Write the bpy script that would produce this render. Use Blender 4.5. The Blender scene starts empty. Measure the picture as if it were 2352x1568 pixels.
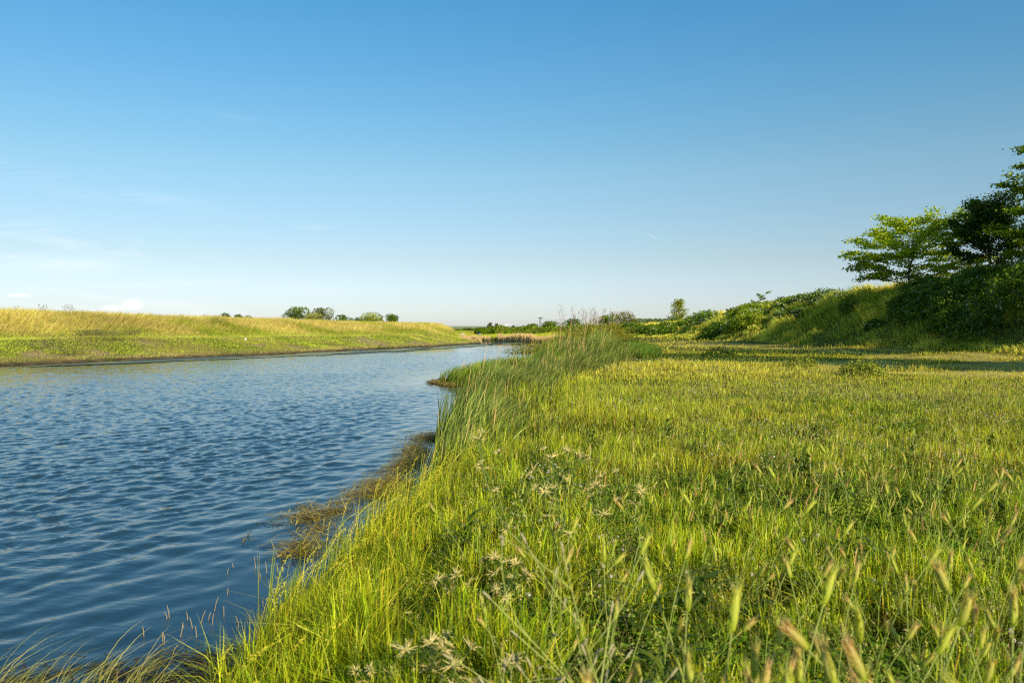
import bpy, math, random
import numpy as np
from mathutils import Vector
R = math.radians
rs = np.random.RandomState
g = rs(11)
random.seed(5)
SC = bpy.context.scene
COL = SC.collection

# ------------------------------------------------------------------ helpers
EYE = 1.6
F = 1829.0            # focal length in units of a 2352 wide picture; used only to read positions off the photo
CX, HY = 1176.0, 760.0
def gx(px, Y): return (px - CX) / F * Y
def gz(py, Y): return EYE - (py - HY) / F * Y

def hash2(ix, iy, s=0):
    h = (ix.astype(np.int64) * 374761393 + iy.astype(np.int64) * 668265263 + s * 974711) & 0x7fffffff
    h = ((h ^ (h >> 13)) * 1274126177) & 0x7fffffff
    return ((h ^ (h >> 16)) & 0xffff) / 65535.0
def vnoise(x, y, s=0):
    x = np.asarray(x, float); y = np.asarray(y, float)
    ix = np.floor(x); iy = np.floor(y); fx = x - ix; fy = y - iy
    fx = fx * fx * (3 - 2 * fx); fy = fy * fy * (3 - 2 * fy)
    a = hash2(ix, iy, s); b = hash2(ix + 1, iy, s); c = hash2(ix, iy + 1, s); d = hash2(ix + 1, iy + 1, s)
    return (a * (1 - fx) + b * fx) * (1 - fy) + (c * (1 - fx) + d * fx) * fy
def fbm(x, y, s=0, o=3):
    v = 0; a = 1; t = 0
    for k in range(o):
        v = v + a * vnoise(np.asarray(x) * 2 ** k, np.asarray(y) * 2 ** k, s + k * 17); t += a; a *= .5
    return v / t
def sstep(a, b, x):
    t = np.clip((np.asarray(x, float) - a) / (b - a), 0, 1); return t * t * (3 - 2 * t)
def mixc(a, b, t):
    t = np.asarray(t, float)[..., None]; return np.asarray(a, float) * (1 - t) + np.asarray(b, float) * t
def unit(v): return v / np.maximum(np.linalg.norm(v, axis=-1, keepdims=True), 1e-9)

# ------------------------------------------------------------------ terrain
RIGHT = [(-.6,-60),(-.9,0),(-1.22,3.62),(-1.27,4.43),(-1.14,5.74),(-.95,7.14),(-.80,8.9),(-.95,12.2),(-1.0,16.3),(-.9,21.6),
         (-1.9,23.6),(-2.35,24.6),(-1.9,27.0),(-.6,29.5),(.6,33),(1.3,42),(2.6,55),(3.8,70),(6,85),(7,100),(5.8,108),(-2.4,124),(-8.3,136),(-22,148),(-60,172),(-260,230)]
LEFT = [(-260,200),(-60,158),(-30,147),(-16,137),(-9,125),(-5.5,112),(-4.1,103),(-8,84),(-12.4,68),(-16.7,53),(-23.5,36.6),(-45,0),(-75,-60)]
RV = np.array(RIGHT + LEFT, float)
NRIGHT = len(RIGHT)
def segdist(x, y, pts, closed=False, param=False):
    best = np.full(x.shape, 1e9); idx = np.zeros(x.shape, int); tt = np.zeros(x.shape)
    n = len(pts)
    for i in range(n if closed else n - 1):
        a = pts[i]; b = pts[(i + 1) % n]
        dx, dy = b[0] - a[0], b[1] - a[1]; L = dx * dx + dy * dy
        t = np.clip(((x - a[0]) * dx + (y - a[1]) * dy) / L, 0, 1)
        d = np.hypot(x - a[0] - t * dx, y - a[1] - t * dy)
        m = d < best
        best[m] = d[m]; idx[m] = i; tt[m] = t[m]
    return (best, idx, tt)
def inside(x, y, pts):
    c = np.zeros(x.shape, bool); n = len(pts)
    for i in range(n):
        x1, y1 = pts[i]; x2, y2 = pts[(i + 1) % n]
        if y1 == y2: continue
        m = ((y1 > y) != (y2 > y)) & (x < (x2 - x1) * (y - y1) / (y2 - y1) + x1)
        c ^= m
    return c
def shore(x, y):
    """signed distance from the river (land > 0) and True where the nearest bank is the left one"""
    x = np.asarray(x, float); y = np.asarray(y, float)
    wob = (vnoise(x * 1.7, y * 1.7, 3) - .5) * .22 + (vnoise(x * .35, y * .35, 5) - .5) * np.clip(y / 60, 0, 1.2)
    d, i, t = segdist(x, y, RV, True)
    ins = inside(x, y, RV)
    left = (i >= NRIGHT - 1)
    return np.where(ins, -d, d) + wob, left
RC = np.array([(25,-60),(26.3,30),(26,130),(21,160),(8,186),(-12,206),(-50,226),(-260,280)], float)
RCZ = np.array([4.6,4.6,2.3,1.9,1.6,1.5,1.5,1.5])
LC = np.array([(-62,-60),(-34.6,41.2),(-28,57),(-19.6,87),(-11.6,111)], float)
LCZ = np.array([2.7,2.68,2.55,2.4,2.4])
def rcz(i, t, yy):
    base = RCZ[i] * (1 - t) + RCZ[np.minimum(i + 1, len(RCZ) - 1)] * t
    prof = np.interp(yy, [30,61,77,95,112,130], [4.5,4.2,3.7,3.2,2.65,2.15])
    return np.where((yy > 30) & (yy < 130), prof, base)
def ground(x, y):
    x = np.asarray(x, float); y = np.asarray(y, float)
    d, left = shore(x, y)
    # right side
    mead = .5 + .32 * sstep(12, 21, x) * sstep(-5, 10, y) + (fbm(x * .25, y * .25, 8) - .5) * .10 * sstep(0, 4, d)
    mead = mead - (mead - .12) * (1 - sstep(.2, 1.4, x)) * sstep(21.5, 23, y) * (1 - sstep(31, 34, y))
    mead = np.where(y > 95, .75, mead)
    w = np.where(y < 60, 1.25, 3.0)
    hr = mead * sstep(-.05, 1, d / w)
    dc, i, t = segdist(x, y, RC)
    zc = rcz(i, t, y) + (fbm(x * .12, y * .12, 21) - .5) * .5
    lump = (fbm(x * .3, y * .3, 22) - .5) * 1.6
    kk = np.clip((dc + lump - .8) / 6.6, 0, 1); k = 1 - (.65 * kk + .35 * kk * kk * (3 - 2 * kk))
    hr = hr + (zc - hr) * np.where(d > 0, k, 0)
    # left side
    berm = np.interp(d, [0,.15,.5,1.6,4.8,6.5,9,40], [0,.14,.2,.34,1.12,1.2,1.2,.8]) + (fbm(x * .4, y * .4, 31) - .5) * .12 * sstep(.5, 3, d)
    dl, i, t = segdist(x, y, LC)
    zl = LCZ[i] * (1 - t) + LCZ[np.minimum(i + 1, len(LCZ) - 1)] * t + (fbm(x * .2, y * .2, 33) - .5) * .22
    kl = 1 - sstep(.8, 5.2, dl + (fbm(x * .35, y * .35, 34) - .5) * .9)
    hl = berm + (np.maximum(zl, berm) - berm) * kl
    h = np.where(left, hl, hr)
    bed = np.maximum(-1.2, d * .55)
    h = np.where(d < 0, bed, h)
    return h
def G(x, y): return float(ground(np.array([x]), np.array([y]))[0])

# ------------------------------------------------------------------ materials
def new_mat(name):
    m = bpy.data.materials.new(name); m.use_nodes = True
    nt = m.node_tree; nt.nodes.clear()
    return m, nt, nt.nodes, nt.links
def leaf_mat(name, trans=.35, rough=.5, spec=.35, gain=(1, 1, 1), warm=(1.15, 1.1, .45)):
    m, nt, N, L = new_mat(name)
    out = N.new('ShaderNodeOutputMaterial')
    at = N.new('ShaderNodeAttribute'); at.attribute_name = 'Col'
    pb = N.new('ShaderNodeBsdfPrincipled'); pb.inputs['Roughness'].default_value = rough
    pb.inputs['Specular IOR Level'].default_value = spec
    tr = N.new('ShaderNodeBsdfTranslucent')
    mu = N.new('ShaderNodeMix'); mu.data_type = 'RGBA'; mu.blend_type = 'MULTIPLY'; mu.inputs[0].default_value = 1
    mu.inputs[7].default_value = (*warm, 1)
    mx = N.new('ShaderNodeMixShader'); mx.inputs[0].default_value = trans
    gn = N.new('ShaderNodeMix'); gn.data_type = 'RGBA'; gn.blend_type = 'MULTIPLY'; gn.inputs[0].default_value = 1; gn.inputs[7].default_value = (*gain, 1); gn.clamp_result = True
    L.new(at.outputs['Color'], gn.inputs[6])
    L.new(gn.outputs[2], pb.inputs['Base Color']); L.new(gn.outputs[2], mu.inputs[6]); L.new(mu.outputs[2], tr.inputs['Color'])
    L.new(pb.outputs[0], mx.inputs[1]); L.new(tr.outputs[0], mx.inputs[2]); L.new(mx.outputs[0], out.inputs[0])
    return m
def solid_mat(name, c1, c2, scale=8, rough=.8, bump=.3, metal=0):
    m, nt, N, L = new_mat(name)
    out = N.new('ShaderNodeOutputMaterial'); pb = N.new('ShaderNodeBsdfPrincipled')
    tc = N.new('ShaderNodeTexCoord'); no = N.new('ShaderNodeTexNoise'); no.inputs['Scale'].default_value = scale; no.inputs['Detail'].default_value = 6
    rp = N.new('ShaderNodeValToRGB'); rp.color_ramp.elements[0].color = (*c1, 1); rp.color_ramp.elements[1].color = (*c2, 1)
    rp.color_ramp.elements[0].position = .35; rp.color_ramp.elements[1].position = .65
    bp = N.new('ShaderNodeBump'); bp.inputs['Strength'].default_value = bump; bp.inputs['Distance'].default_value = .02
    L.new(tc.outputs['Object'], no.inputs['Vector']); L.new(no.outputs[0], rp.inputs[0]); L.new(rp.outputs[0], pb.inputs['Base Color'])
    L.new(no.outputs[0], bp.inputs['Height']); L.new(bp.outputs[0], pb.inputs['Normal'])
    pb.inputs['Roughness'].default_value = rough; pb.inputs['Metallic'].default_value = metal
    L.new(pb.outputs[0], out.inputs[0])
    return m
M_GRASS = leaf_mat('grass_blades', .32, .5, .25, gain=(4.7, 3.65, 1.1))
M_DRY = leaf_mat('dry_grass', .35, .6, .2, gain=(1.45, 1.42, 1.0), warm=(1.05, .95, .7))
M_REED = leaf_mat('reed_leaves', .35, .45, .25, gain=(1.95, 1.75, .95), warm=(1.1, 1.1, .6))
M_LEAF = leaf_mat('tree_leaves', .3, .5, .2, gain=(1.9, 1.6, .6))
M_PETAL = leaf_mat('petals', .3, .6, .2, warm=(1, 1, 1))
M_BARK = solid_mat('bark', (.05,.038,.028), (.14,.11,.085), 12, .9, .6)
M_STEM = leaf_mat('plant_stems', .15, .5, .3)
M_STEEL = solid_mat('galvanised_steel', (.16,.17,.18), (.26,.27,.28), 3, .6, .1, .3)
M_POST = solid_mat('weathered_wood', (.14,.08,.05), (.26,.16,.10), 10, .9, .3)

# ------------------------------------------------------------------ mesh builder
class MB:
    def __init__(s): s.V = []; s.F = []; s.C = []; s.n = 0
    def add(s, V, T, C):
        V = np.asarray(V, np.float32).reshape(-1, 3); T = np.asarray(T, np.int64).reshape(-1, 3)
        C = np.broadcast_to(np.asarray(C, np.float32), V.shape) if np.ndim(C) == 1 else np.asarray(C, np.float32).reshape(-1, 3)
        s.V.append(V); s.F.append(T + s.n); s.C.append(C); s.n += len(V)
        return s
    def build(s, name, mat, parent=None, origin=None, smooth=True):
        V = np.concatenate(s.V); T = np.concatenate(s.F); C = np.concatenate(s.C)
        o3 = np.zeros(3) if origin is None else np.asarray(origin, float)
        V = V - o3.astype(np.float32)
        me = bpy.data.meshes.new(name)
        me.vertices.add(len(V)); me.vertices.foreach_set('co', V.ravel())
        me.loops.add(T.size); me.loops.foreach_set('vertex_index', T.ravel().astype(np.int32))
        me.polygons.add(len(T)); me.polygons.foreach_set('loop_start', np.arange(0, T.size, 3, dtype=np.int32))
        if smooth: me.polygons.foreach_set('use_smooth', np.ones(len(T), bool))
        ca = me.attributes.new('Col', 'FLOAT_COLOR', 'POINT')
        ca.data.foreach_set('color', np.concatenate([np.clip(C, 0, 1), np.ones((len(C), 1), np.float32)], 1).astype(np.float32).ravel())
        me.update(calc_edges=True)
        me.materials.append(mat)
        o = bpy.data.objects.new(name, me); COL.objects.link(o)
        if parent is not None: o.parent = parent
        elif origin is not None: o.location = tuple(o3)
        return o
def tag(o, label=None, cat=None, group=None, kind=None):
    if label: o['label'] = label
    if cat: o['category'] = cat
    if group: o['group'] = group
    if kind: o['kind'] = kind
    return o
def empty(name, loc, label=None, cat=None, group=None, rz=0):
    o = bpy.data.objects.new(name, None); COL.objects.link(o); o.location = loc; o.rotation_euler = (0, 0, rz)
    o.empty_display_size = .2
    return tag(o, label, cat, group)
def copy_tree(o, parent=None):
    c = o.copy(); COL.objects.link(c)
    if parent is not None: c.parent = parent
    for ch in list(o.children): copy_tree(ch, c)
    return c

def blades(mb, base, h, w, az, lean, face, c0, c1, segs=2, droop=0.0, tipw=0.0):
    """curved tapering ribbons; az = direction they lean to, face = angle of the blade's width"""
    n = len(base)
    if n == 0: return
    h = np.broadcast_to(h, n); w = np.broadcast_to(w, n); lean = np.broadcast_to(lean, n); droop = np.broadcast_to(droop, n)
    az = np.broadcast_to(az, n); face = np.broadcast_to(face, n)
    ld = np.stack([np.cos(az), np.sin(az), np.zeros(n)], 1); wd = np.stack([np.cos(face), np.sin(face), np.zeros(n)], 1)
    nv = 2 * segs + 1
    V = np.zeros((n, nv, 3)); C = np.zeros((n, nv, 3))
    for k in range(segs + 1):
        t = k / segs
        hor = lean * t ** 1.7 * h
        ver = h * (t * (1 - .28 * np.minimum(lean, 1.5) * t) - droop * t ** 3)
        p = base + ld * hor[:, None] + np.stack([np.zeros(n), np.zeros(n), ver], 1)
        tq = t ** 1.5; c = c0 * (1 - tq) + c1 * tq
        if k < segs:
            ww = w * (1 - .75 * t ** 1.6) * .5
            V[:, 2 * k] = p - wd * ww[:, None]; V[:, 2 * k + 1] = p + wd * ww[:, None]
            C[:, 2 * k] = c; C[:, 2 * k + 1] = c
        else:
            V[:, 2 * k] = p; C[:, 2 * k] = c
    T = []
    for k in range(segs - 1):
        a = 2 * k; T += [(a, a + 1, a + 3), (a, a + 3, a + 2)]
    a = 2 * (segs - 1); T += [(a, a + 1, a + 2)]
    T = np.array(T)[None] + (np.arange(n) * nv)[:, None, None]
    mb.add(V.reshape(-1, 3), T.reshape(-1, 3), C.reshape(-1, 3))

def leaves(mb, c, s, col, nrm=None, jit=.6, aspect=.6, rng=g, flat=None):
    """small folded leaf shapes"""
    n = len(c)
    r = rng.normal(size=(n, 3))
    nn = unit(r if nrm is None else unit(nrm) + jit * r)
    if flat is not None: nn = unit(nn * np.array([flat, flat, 1.0]))
    u = unit(np.cross(nn, rng.normal(size=(n, 3)))); v = np.cross(nn, u)
    s = np.broadcast_to(s, n)[:, None]
    V = np.stack([c - u * s, c - v * s * aspect + nn * s * .25, c + u * s, c + v * s * aspect + nn * s * .25], 1)
    T = np.array([(0, 1, 2), (0, 2, 3)])[None] + (np.arange(n) * 4)[:, None, None]
    mb.add(V.reshape(-1, 3), T.reshape(-1, 3), np.repeat(col, 4, 0))

def tube(mb, pts, rad, col, sides=5, col2=None):
    pts = np.asarray(pts, float); n = len(pts); rad = np.broadcast_to(rad, n)
    tg = np.gradient(pts, axis=0); tg = unit(tg)
    ref = np.array([0, 0, 1.0]) if abs(tg[0, 2]) < .9 else np.array([1.0, 0, 0])
    u = unit(np.cross(tg, ref)); v = np.cross(tg, u)
    a = np.linspace(0, 2 * np.pi, sides, endpoint=False)
    V = pts[:, None] + rad[:, None, None] * (np.cos(a)[None, :, None] * u[:, None] + np.sin(a)[None, :, None] * v[:, None])
    T = []
    for i in range(n - 1):
        for j in range(sides):
            p = i * sides + j; q = i * sides + (j + 1) % sides
            T += [(p, q, q + sides), (p, q + sides, p + sides)]
    for j in range(1, sides - 1): T += [((n - 1) * sides, (n - 1) * sides + j, (n - 1) * sides + j + 1)]
    C = np.asarray(col, float) if col2 is None else mixc(col, col2, np.repeat(np.linspace(0, 1, n), sides))
    mb.add(V.reshape(-1, 3), T, C)
def box(mb, c, s, col, rz=0, taper=1):
    x, y, z = [k / 2 for k in s]
    V = np.array([(-x,-y,-z),(x,-y,-z),(x,y,-z),(-x,y,-z),(-x*taper,-y*taper,z),(x*taper,-y*taper,z),(x*taper,y*taper,z),(-x*taper,y*taper,z)])
    ca, sa = math.cos(rz), math.sin(rz)
    V = np.stack([V[:, 0] * ca - V[:, 1] * sa, V[:, 0] * sa + V[:, 1] * ca, V[:, 2]], 1) + np.array(c)
    T = [(0,2,1),(0,3,2),(4,5,6),(4,6,7),(0,1,5),(0,5,4),(1,2,6),(1,6,5),(2,3,7),(2,7,6),(3,0,4),(3,4,7)]
    mb.add(V, T, col)

# ------------------------------------------------------------------ camera, light, sky
cam = bpy.data.cameras.new('camera'); camo = bpy.data.objects.new('camera', cam); COL.objects.link(camo)
camo.location = (0, 0, EYE); camo.rotation_euler = (R(90), 0, 0)
cam.sensor_width = 36; cam.lens = 28; cam.shift_y = -24 / 2352
cam.clip_start = .05; cam.clip_end = 20000
cam.dof.use_dof = True; cam.dof.focus_distance = 9; cam.dof.aperture_fstop = 4.8
SC.camera = camo
SUN_AZ, SUN_EL = 150.0, 26.0      # clockwise from the view direction, elevation
sd = Vector((math.sin(R(SUN_AZ)) * math.cos(R(SUN_EL)), math.cos(R(SUN_AZ)) * math.cos(R(SUN_EL)), math.sin(R(SUN_EL))))
sl = bpy.data.lights.new('sun', 'SUN'); sl.energy = 5.0; sl.angle = R(.5); sl.color = (1, .89, .68)
so = bpy.data.objects.new('sun', sl); COL.objects.link(so); so.rotation_euler = sd.to_track_quat('Z', 'Y').to_euler()
so.location = (0, 0, 60)

w = bpy.data.worlds.new('World'); SC.world = w; w.use_nodes = True
nt = w.node_tree; N = nt.nodes; L = nt.links; N.clear()
def mth(op, a, b=None, c=None, clamp=False):
    n = N.new('ShaderNodeMath'); n.operation = op; n.use_clamp = clamp
    for i, v in enumerate((a, b, c)):
        if v is None: continue
        if isinstance(v, (int, float)): n.inputs[i].default_value = v
        else: L.new(v, n.inputs[i])
    return n.outputs[0]
wo = N.new('ShaderNodeOutputWorld'); bg = N.new('ShaderNodeBackground'); bg.inputs[1].default_value = .141
sky = N.new('ShaderNodeTexSky'); sky.sky_type = 'NISHITA'; sky.sun_disc = False
sky.sun_elevation = R(SUN_EL); sky.sun_rotation = R(SUN_AZ); sky.altitude = 50; sky.air_density = 1.0; sky.dust_density = .6; sky.ozone_density = 1.5
tc = N.new('ShaderNodeTexCoord'); sp = N.new('ShaderNodeSeparateXYZ'); L.new(tc.outputs['Generated'], sp.inputs[0])
X_, Y_, Z_ = sp.outputs
# tint of the clear air by elevation; unseen upper sky dimmed to cut blue fill
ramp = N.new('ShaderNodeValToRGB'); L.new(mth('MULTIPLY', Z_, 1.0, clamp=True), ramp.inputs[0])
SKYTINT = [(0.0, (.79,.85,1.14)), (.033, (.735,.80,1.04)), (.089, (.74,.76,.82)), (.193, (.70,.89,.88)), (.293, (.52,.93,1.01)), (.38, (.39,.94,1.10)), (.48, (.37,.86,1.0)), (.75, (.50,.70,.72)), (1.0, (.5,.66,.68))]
def set_ramp(rp, stops):
    cr = rp.color_ramp
    while len(cr.elements) > 1: cr.elements.remove(cr.elements[-1])
    cr.elements[0].position = stops[0][0]; cr.elements[0].color = (*stops[0][1], 1)
    for p, c in stops[1:]:
        e = cr.elements.new(p); e.color = (*c, 1)
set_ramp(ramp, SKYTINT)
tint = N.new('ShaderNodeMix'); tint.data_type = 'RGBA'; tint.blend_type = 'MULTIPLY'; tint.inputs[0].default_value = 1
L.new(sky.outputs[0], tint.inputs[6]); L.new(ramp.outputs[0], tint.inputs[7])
# clouds, laid out by compass direction and elevation
ys = mth('MAXIMUM', Y_, .05)
U_ = mth('DIVIDE', X_, ys); V_ = mth('DIVIDE', Z_, ys)
fwd = mth('GREATER_THAN', Y_, .1)
def gauss(u0, v0, su, sv, rot=0.0):
    du = mth('SUBTRACT', U_, u0); dv = mth('SUBTRACT', V_, v0)
    if rot:
        c, s_ = math.cos(rot), math.sin(rot)
        a = mth('ADD', mth('MULTIPLY', du, c), mth('MULTIPLY', dv, s_)); b = mth('SUBTRACT', mth('MULTIPLY', dv, c), mth('MULTIPLY', du, s_))
        du, dv = a, b
    q = mth('ADD', mth('POWER', mth('ABSOLUTE', mth('DIVIDE', du, su)), 2), mth('POWER', mth('ABSOLUTE', mth('DIVIDE', dv, sv)), 2))
    return mth('POWER', 2.718, mth('MULTIPLY', q, -1))
def skynoise(su, sv, detail=5, dist=0.0, seed=0.0, rough=.55):
    cb = N.new('ShaderNodeCombineXYZ'); L.new(mth('MULTIPLY', U_, su), cb.inputs[0]); L.new(mth('MULTIPLY', V_, sv), cb.inputs[1]); cb.inputs[2].default_value = seed
    no = N.new('ShaderNodeTexNoise'); no.inputs['Scale'].default_value = 1; no.inputs['Detail'].default_value = detail
    no.inputs['Distortion'].default_value = dist; no.inputs['Roughness'].default_value = rough
    L.new(cb.outputs[0], no.inputs['Vector']); return no.outputs[0]
cu = None
for (px, py, sx, sy, a) in [(305,699,26,13,1.0),(262,708,36,9,.85),(45,678,30,5,.8),(215,712,30,6,.45),(460,717,40,6,.45),(1165,746,18,3,.6),(1110,749,50,2.5,.42),(1195,668,20,2.5,.25),(380,715,25,5,.35),(150,713,35,5,.4),(1290,748,60,3,.35)]:
    k = mth('MULTIPLY', gauss((px - CX) / F, (HY - py) / F, sx / F, sy / F), a)
    cu = k if cu is None else mth('MAXIMUM', cu, k)
nz = skynoise(60, 120, 7, .5, 2.0, .65)
cum = mth('MULTIPLY', mth('SUBTRACT', mth('MULTIPLY', cu, mth('SUBTRACT', mth('MULTIPLY', nz, 3.4), .70)), .12), 1.1, clamp=True)
cum = mth('MULTIPLY', mth('MULTIPLY', cum, mth('MINIMUM', mth('MULTIPLY', cu, 1.3), 1)), .85)
ci = None
for (px, py, sx, sy, a, r) in [(60,400,160,20,.5,-.25),(180,555,260,26,.8,-.17),(60,600,240,22,.6,-.05),(330,455,150,14,.45,-.15),(730,522,40,5,.4,0),(540,268,60,8,.10,-.2),(300,700,500,60,.35,0)]:
    k = mth('MULTIPLY', gauss((px - CX) / F, (HY - py) / F, sx / F, sy / F, r), a)
    ci = k if ci is None else mth('MAXIMUM', ci, k)
wn = skynoise(5, 34, 6, .9, 7.0, .6)
cir = mth('MULTIPLY', mth('MULTIPLY', mth('MULTIPLY', mth('SUBTRACT', wn, .42), 2.6, clamp=True), ci), .75)
trail = mth('MULTIPLY', gauss((1498 - CX) / F, (HY - 542) / F, 12 / F, .7 / F, -.42), .30)
cl = mth('MULTIPLY', mth('ADD', mth('MAXIMUM', cum, cir), trail, clamp=True), fwd)
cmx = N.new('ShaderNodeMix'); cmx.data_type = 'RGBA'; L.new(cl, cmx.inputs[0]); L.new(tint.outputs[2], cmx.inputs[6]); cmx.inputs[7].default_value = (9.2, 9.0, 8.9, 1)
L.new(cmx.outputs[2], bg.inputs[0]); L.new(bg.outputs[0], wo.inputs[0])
SC.view_settings.view_transform = 'Standard'; SC.view_settings.look = 'None'; SC.view_settings.exposure = 0; SC.view_settings.gamma = 1
SC.cycles.use_denoising = False
SC.cycles.max_bounces = 6; SC.cycles.diffuse_bounces = 3; SC.cycles.glossy_bounces = 2; SC.cycles.transmission_bounces = 4
SC.cycles.transparent_max_bounces = 4; SC.cycles.sample_clamp_indirect = 4; SC.cycles.caustics_reflective = False; SC.cycles.caustics_refractive = False
SC.cycles.filter_width = 1.2

# ------------------------------------------------------------------ ground sheet
def axis(lo, hi, fine_lo, fine_hi, step, grow=1.12):
    a = list(np.arange(fine_lo, fine_hi, step)); s = step; v = fine_lo
    while v > lo: s *= grow; v -= s; a.insert(0, v)
    v = a[-1]; s = step
    while v < hi: s *= grow; v += s; a.append(v)
    return np.array(a)
xs = np.concatenate([axis(-5000, -46, -45, -5, .5)[:-1], np.arange(-4.6, 5, .16), axis(5.3, 5000, 5.3, 34, .5)[1:]]) if False else None
def merged(ranges, lo, hi):
    a = []
    for (s, e, st) in ranges: a += list(np.arange(s, e, st))
    a = sorted(set(np.round(a, 3)))
    v = a[0]; s = ranges[0][2]; pre = []
    while v > lo: s *= 1.15; v -= s; pre.append(v)
    v = a[-1]; s = ranges[-1][2]; post = []
    while v < hi: s *= 1.15; v += s; post.append(v)
    return np.array(pre[::-1] + a + post)
xs = merged([(-70,-46,1.0),(-46,-5,.45),(-5,6,.16),(6,34,.45)], -9000, 9000)
ys_ = merged([(-20,1,.8),(1,14,.16),(14,40,.3),(40,150,.6),(150,260,1.5)], -200, 9000)
XX, YY = np.meshgrid(xs, ys_)
ZZ = ground(XX.ravel(), YY.ravel()).reshape(XX.shape)
far = np.hypot(XX, YY)
hill = sstep(900, 3200, YY) * (10 + 16 * fbm(XX / 900, YY / 2500, 77)) * np.exp(-((XX + 500) / 1500) ** 2)
ZZ = ZZ + hill
d_, left_ = shore(XX.ravel(), YY.ravel()); d_ = d_.reshape(XX.shape); left_ = left_.reshape(XX.shape)
nA = fbm(XX * .35, YY * .35, 40); nB = fbm(XX * 1.3, YY * 1.3, 44)
cg = mixc(mixc((.018,.032,.006), (.055,.085,.014), sstep(6, 20, YY)), mixc((.04,.05,.012), (.14,.14,.03), sstep(6, 20, YY)), nB)  # near ground coloured darker, standing in for shade in gaps between blades
# dirt track across the meadow on the right
def track(x, y):
    c = 12.6 + 3.0 * np.sin(y * .035 + .4)
    t1 = np.exp(-((x - c) / .55) ** 2); t2 = np.exp(-((x - c - 1.9) / .6) ** 2)
    k = np.maximum(t1, t2) * sstep(.30, .55, fbm(x * .5, y * .25, 51)) * sstep(14, 18, y)
    bare = sstep(.38, .58, fbm(x * .35, y * .5, 55)) * sstep(7.5, 10.5, x) * (1 - sstep(15.5, 18.5, x)) * sstep(17, 20, y) * (1 - sstep(29, 36, y)); bare = np.maximum(bare, .8 * sstep(.5, .65, fbm(x * .3, y * .2, 56)) * np.exp(-((x - 13.5) / 3.0) ** 2) * (y > 36))
    far_b = np.exp(-((x - 12) / 2.2) ** 2 - ((y - 96) / 9) ** 2) * 1.3
    return np.clip(np.maximum(np.maximum(k, bare * .9), far_b), 0, 1)
TR = track(XX, YY)
cg = mixc(cg, (.66,.52,.13), TR * (~left_))
cl_ = mixc((.14,.17,.025), (.30,.22,.08), sstep(.45, .7, nA))
dlc, _, _ = segdist(XX.ravel(), YY.ravel(), LC); dlc = dlc.reshape(XX.shape)
cl_ = mixc(cl_, (.38,.28,.09), (1 - sstep(2.5, 5, dlc)))
cl_ = mixc(cl_, (.20,.14,.07), (1 - sstep(.2, .5, d_)) )
slump = sstep(.60, .72, fbm(XX * .5 + 7, YY * .35, 47)) * sstep(.5, 1.2, d_) * (1 - sstep(3.5, 5, d_)); cl_ = mixc(cl_, (.36,.26,.13), slump)
cg = np.where(left_[..., None], cl_, cg)
mud = (1 - sstep(0.0, .22, d_))
cg = mixc(cg, (.055,.04,.022), mud * (XX < 40))
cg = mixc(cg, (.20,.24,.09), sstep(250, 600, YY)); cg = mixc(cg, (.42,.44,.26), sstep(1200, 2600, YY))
nx, ny = len(xs), len(ys_)
ii = (np.arange(ny - 1)[:, None] * nx + np.arange(nx - 1)[None]).ravel()
T = np.concatenate([np.stack([ii, ii + 1, ii + nx + 1], 1), np.stack([ii, ii + nx + 1, ii + nx], 1)])
m, nt2, N2, L2 = new_mat('soil_and_turf')
out = N2.new('ShaderNodeOutputMaterial'); pb = N2.new('ShaderNodeBsdfPrincipled'); at = N2.new('ShaderNodeAttribute'); at.attribute_name = 'Col'
tcg = N2.new('ShaderNodeNewGeometry')
n1 = N2.new('ShaderNodeTexNoise'); n1.inputs['Scale'].default_value = 14; n1.inputs['Detail'].default_value = 7
n2 = N2.new('ShaderNodeTexNoise'); n2.inputs['Scale'].default_value = 2.2; n2.inputs['Detail'].default_value = 5
L2.new(tcg.outputs['Position'], n1.inputs['Vector']); L2.new(tcg.outputs['Position'], n2.inputs['Vector'])
mm = N2.new('ShaderNodeMath'); mm.operation = 'MULTIPLY_ADD'; mm.inputs[1].default_value = 1.5; mm.inputs[2].default_value = .25; L2.new(n1.outputs[0], mm.inputs[0])
m2 = N2.new('ShaderNodeMath'); m2.operation = 'MULTIPLY_ADD'; m2.inputs[1].default_value = 1.2; m2.inputs[2].default_value = .4; L2.new(n2.outputs[0], m2.inputs[0])
m3 = N2.new('ShaderNodeMath'); m3.operation = 'MULTIPLY'; L2.new(mm.outputs[0], m3.inputs[0]); L2.new(m2.outputs[0], m3.inputs[1])
vm = N2.new('ShaderNodeVectorMath'); vm.operation = 'SCALE'; L2.new(at.outputs['Color'], vm.inputs[0]); L2.new(m3.outputs[0], vm.inputs['Scale'])
bp = N2.new('ShaderNodeBump'); bp.inputs['Strength'].default_value = .8; bp.inputs['Distance'].default_value = .08
L2.new(n1.outputs[0], bp.inputs['Height']); L2.new(bp.outputs[0], pb.inputs['Normal'])
L2.new(vm.outputs[0], pb.inputs['Base Color']); pb.inputs['Roughness'].default_value = .95; pb.inputs['Specular IOR Level'].default_value = .1
L2.new(pb.outputs[0], out.inputs[0])
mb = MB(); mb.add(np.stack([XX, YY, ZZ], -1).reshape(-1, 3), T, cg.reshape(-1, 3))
tag(mb.build('ground', m), 'grassy river banks, meadow and flat land reaching the horizon', kind='structure')

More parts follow.
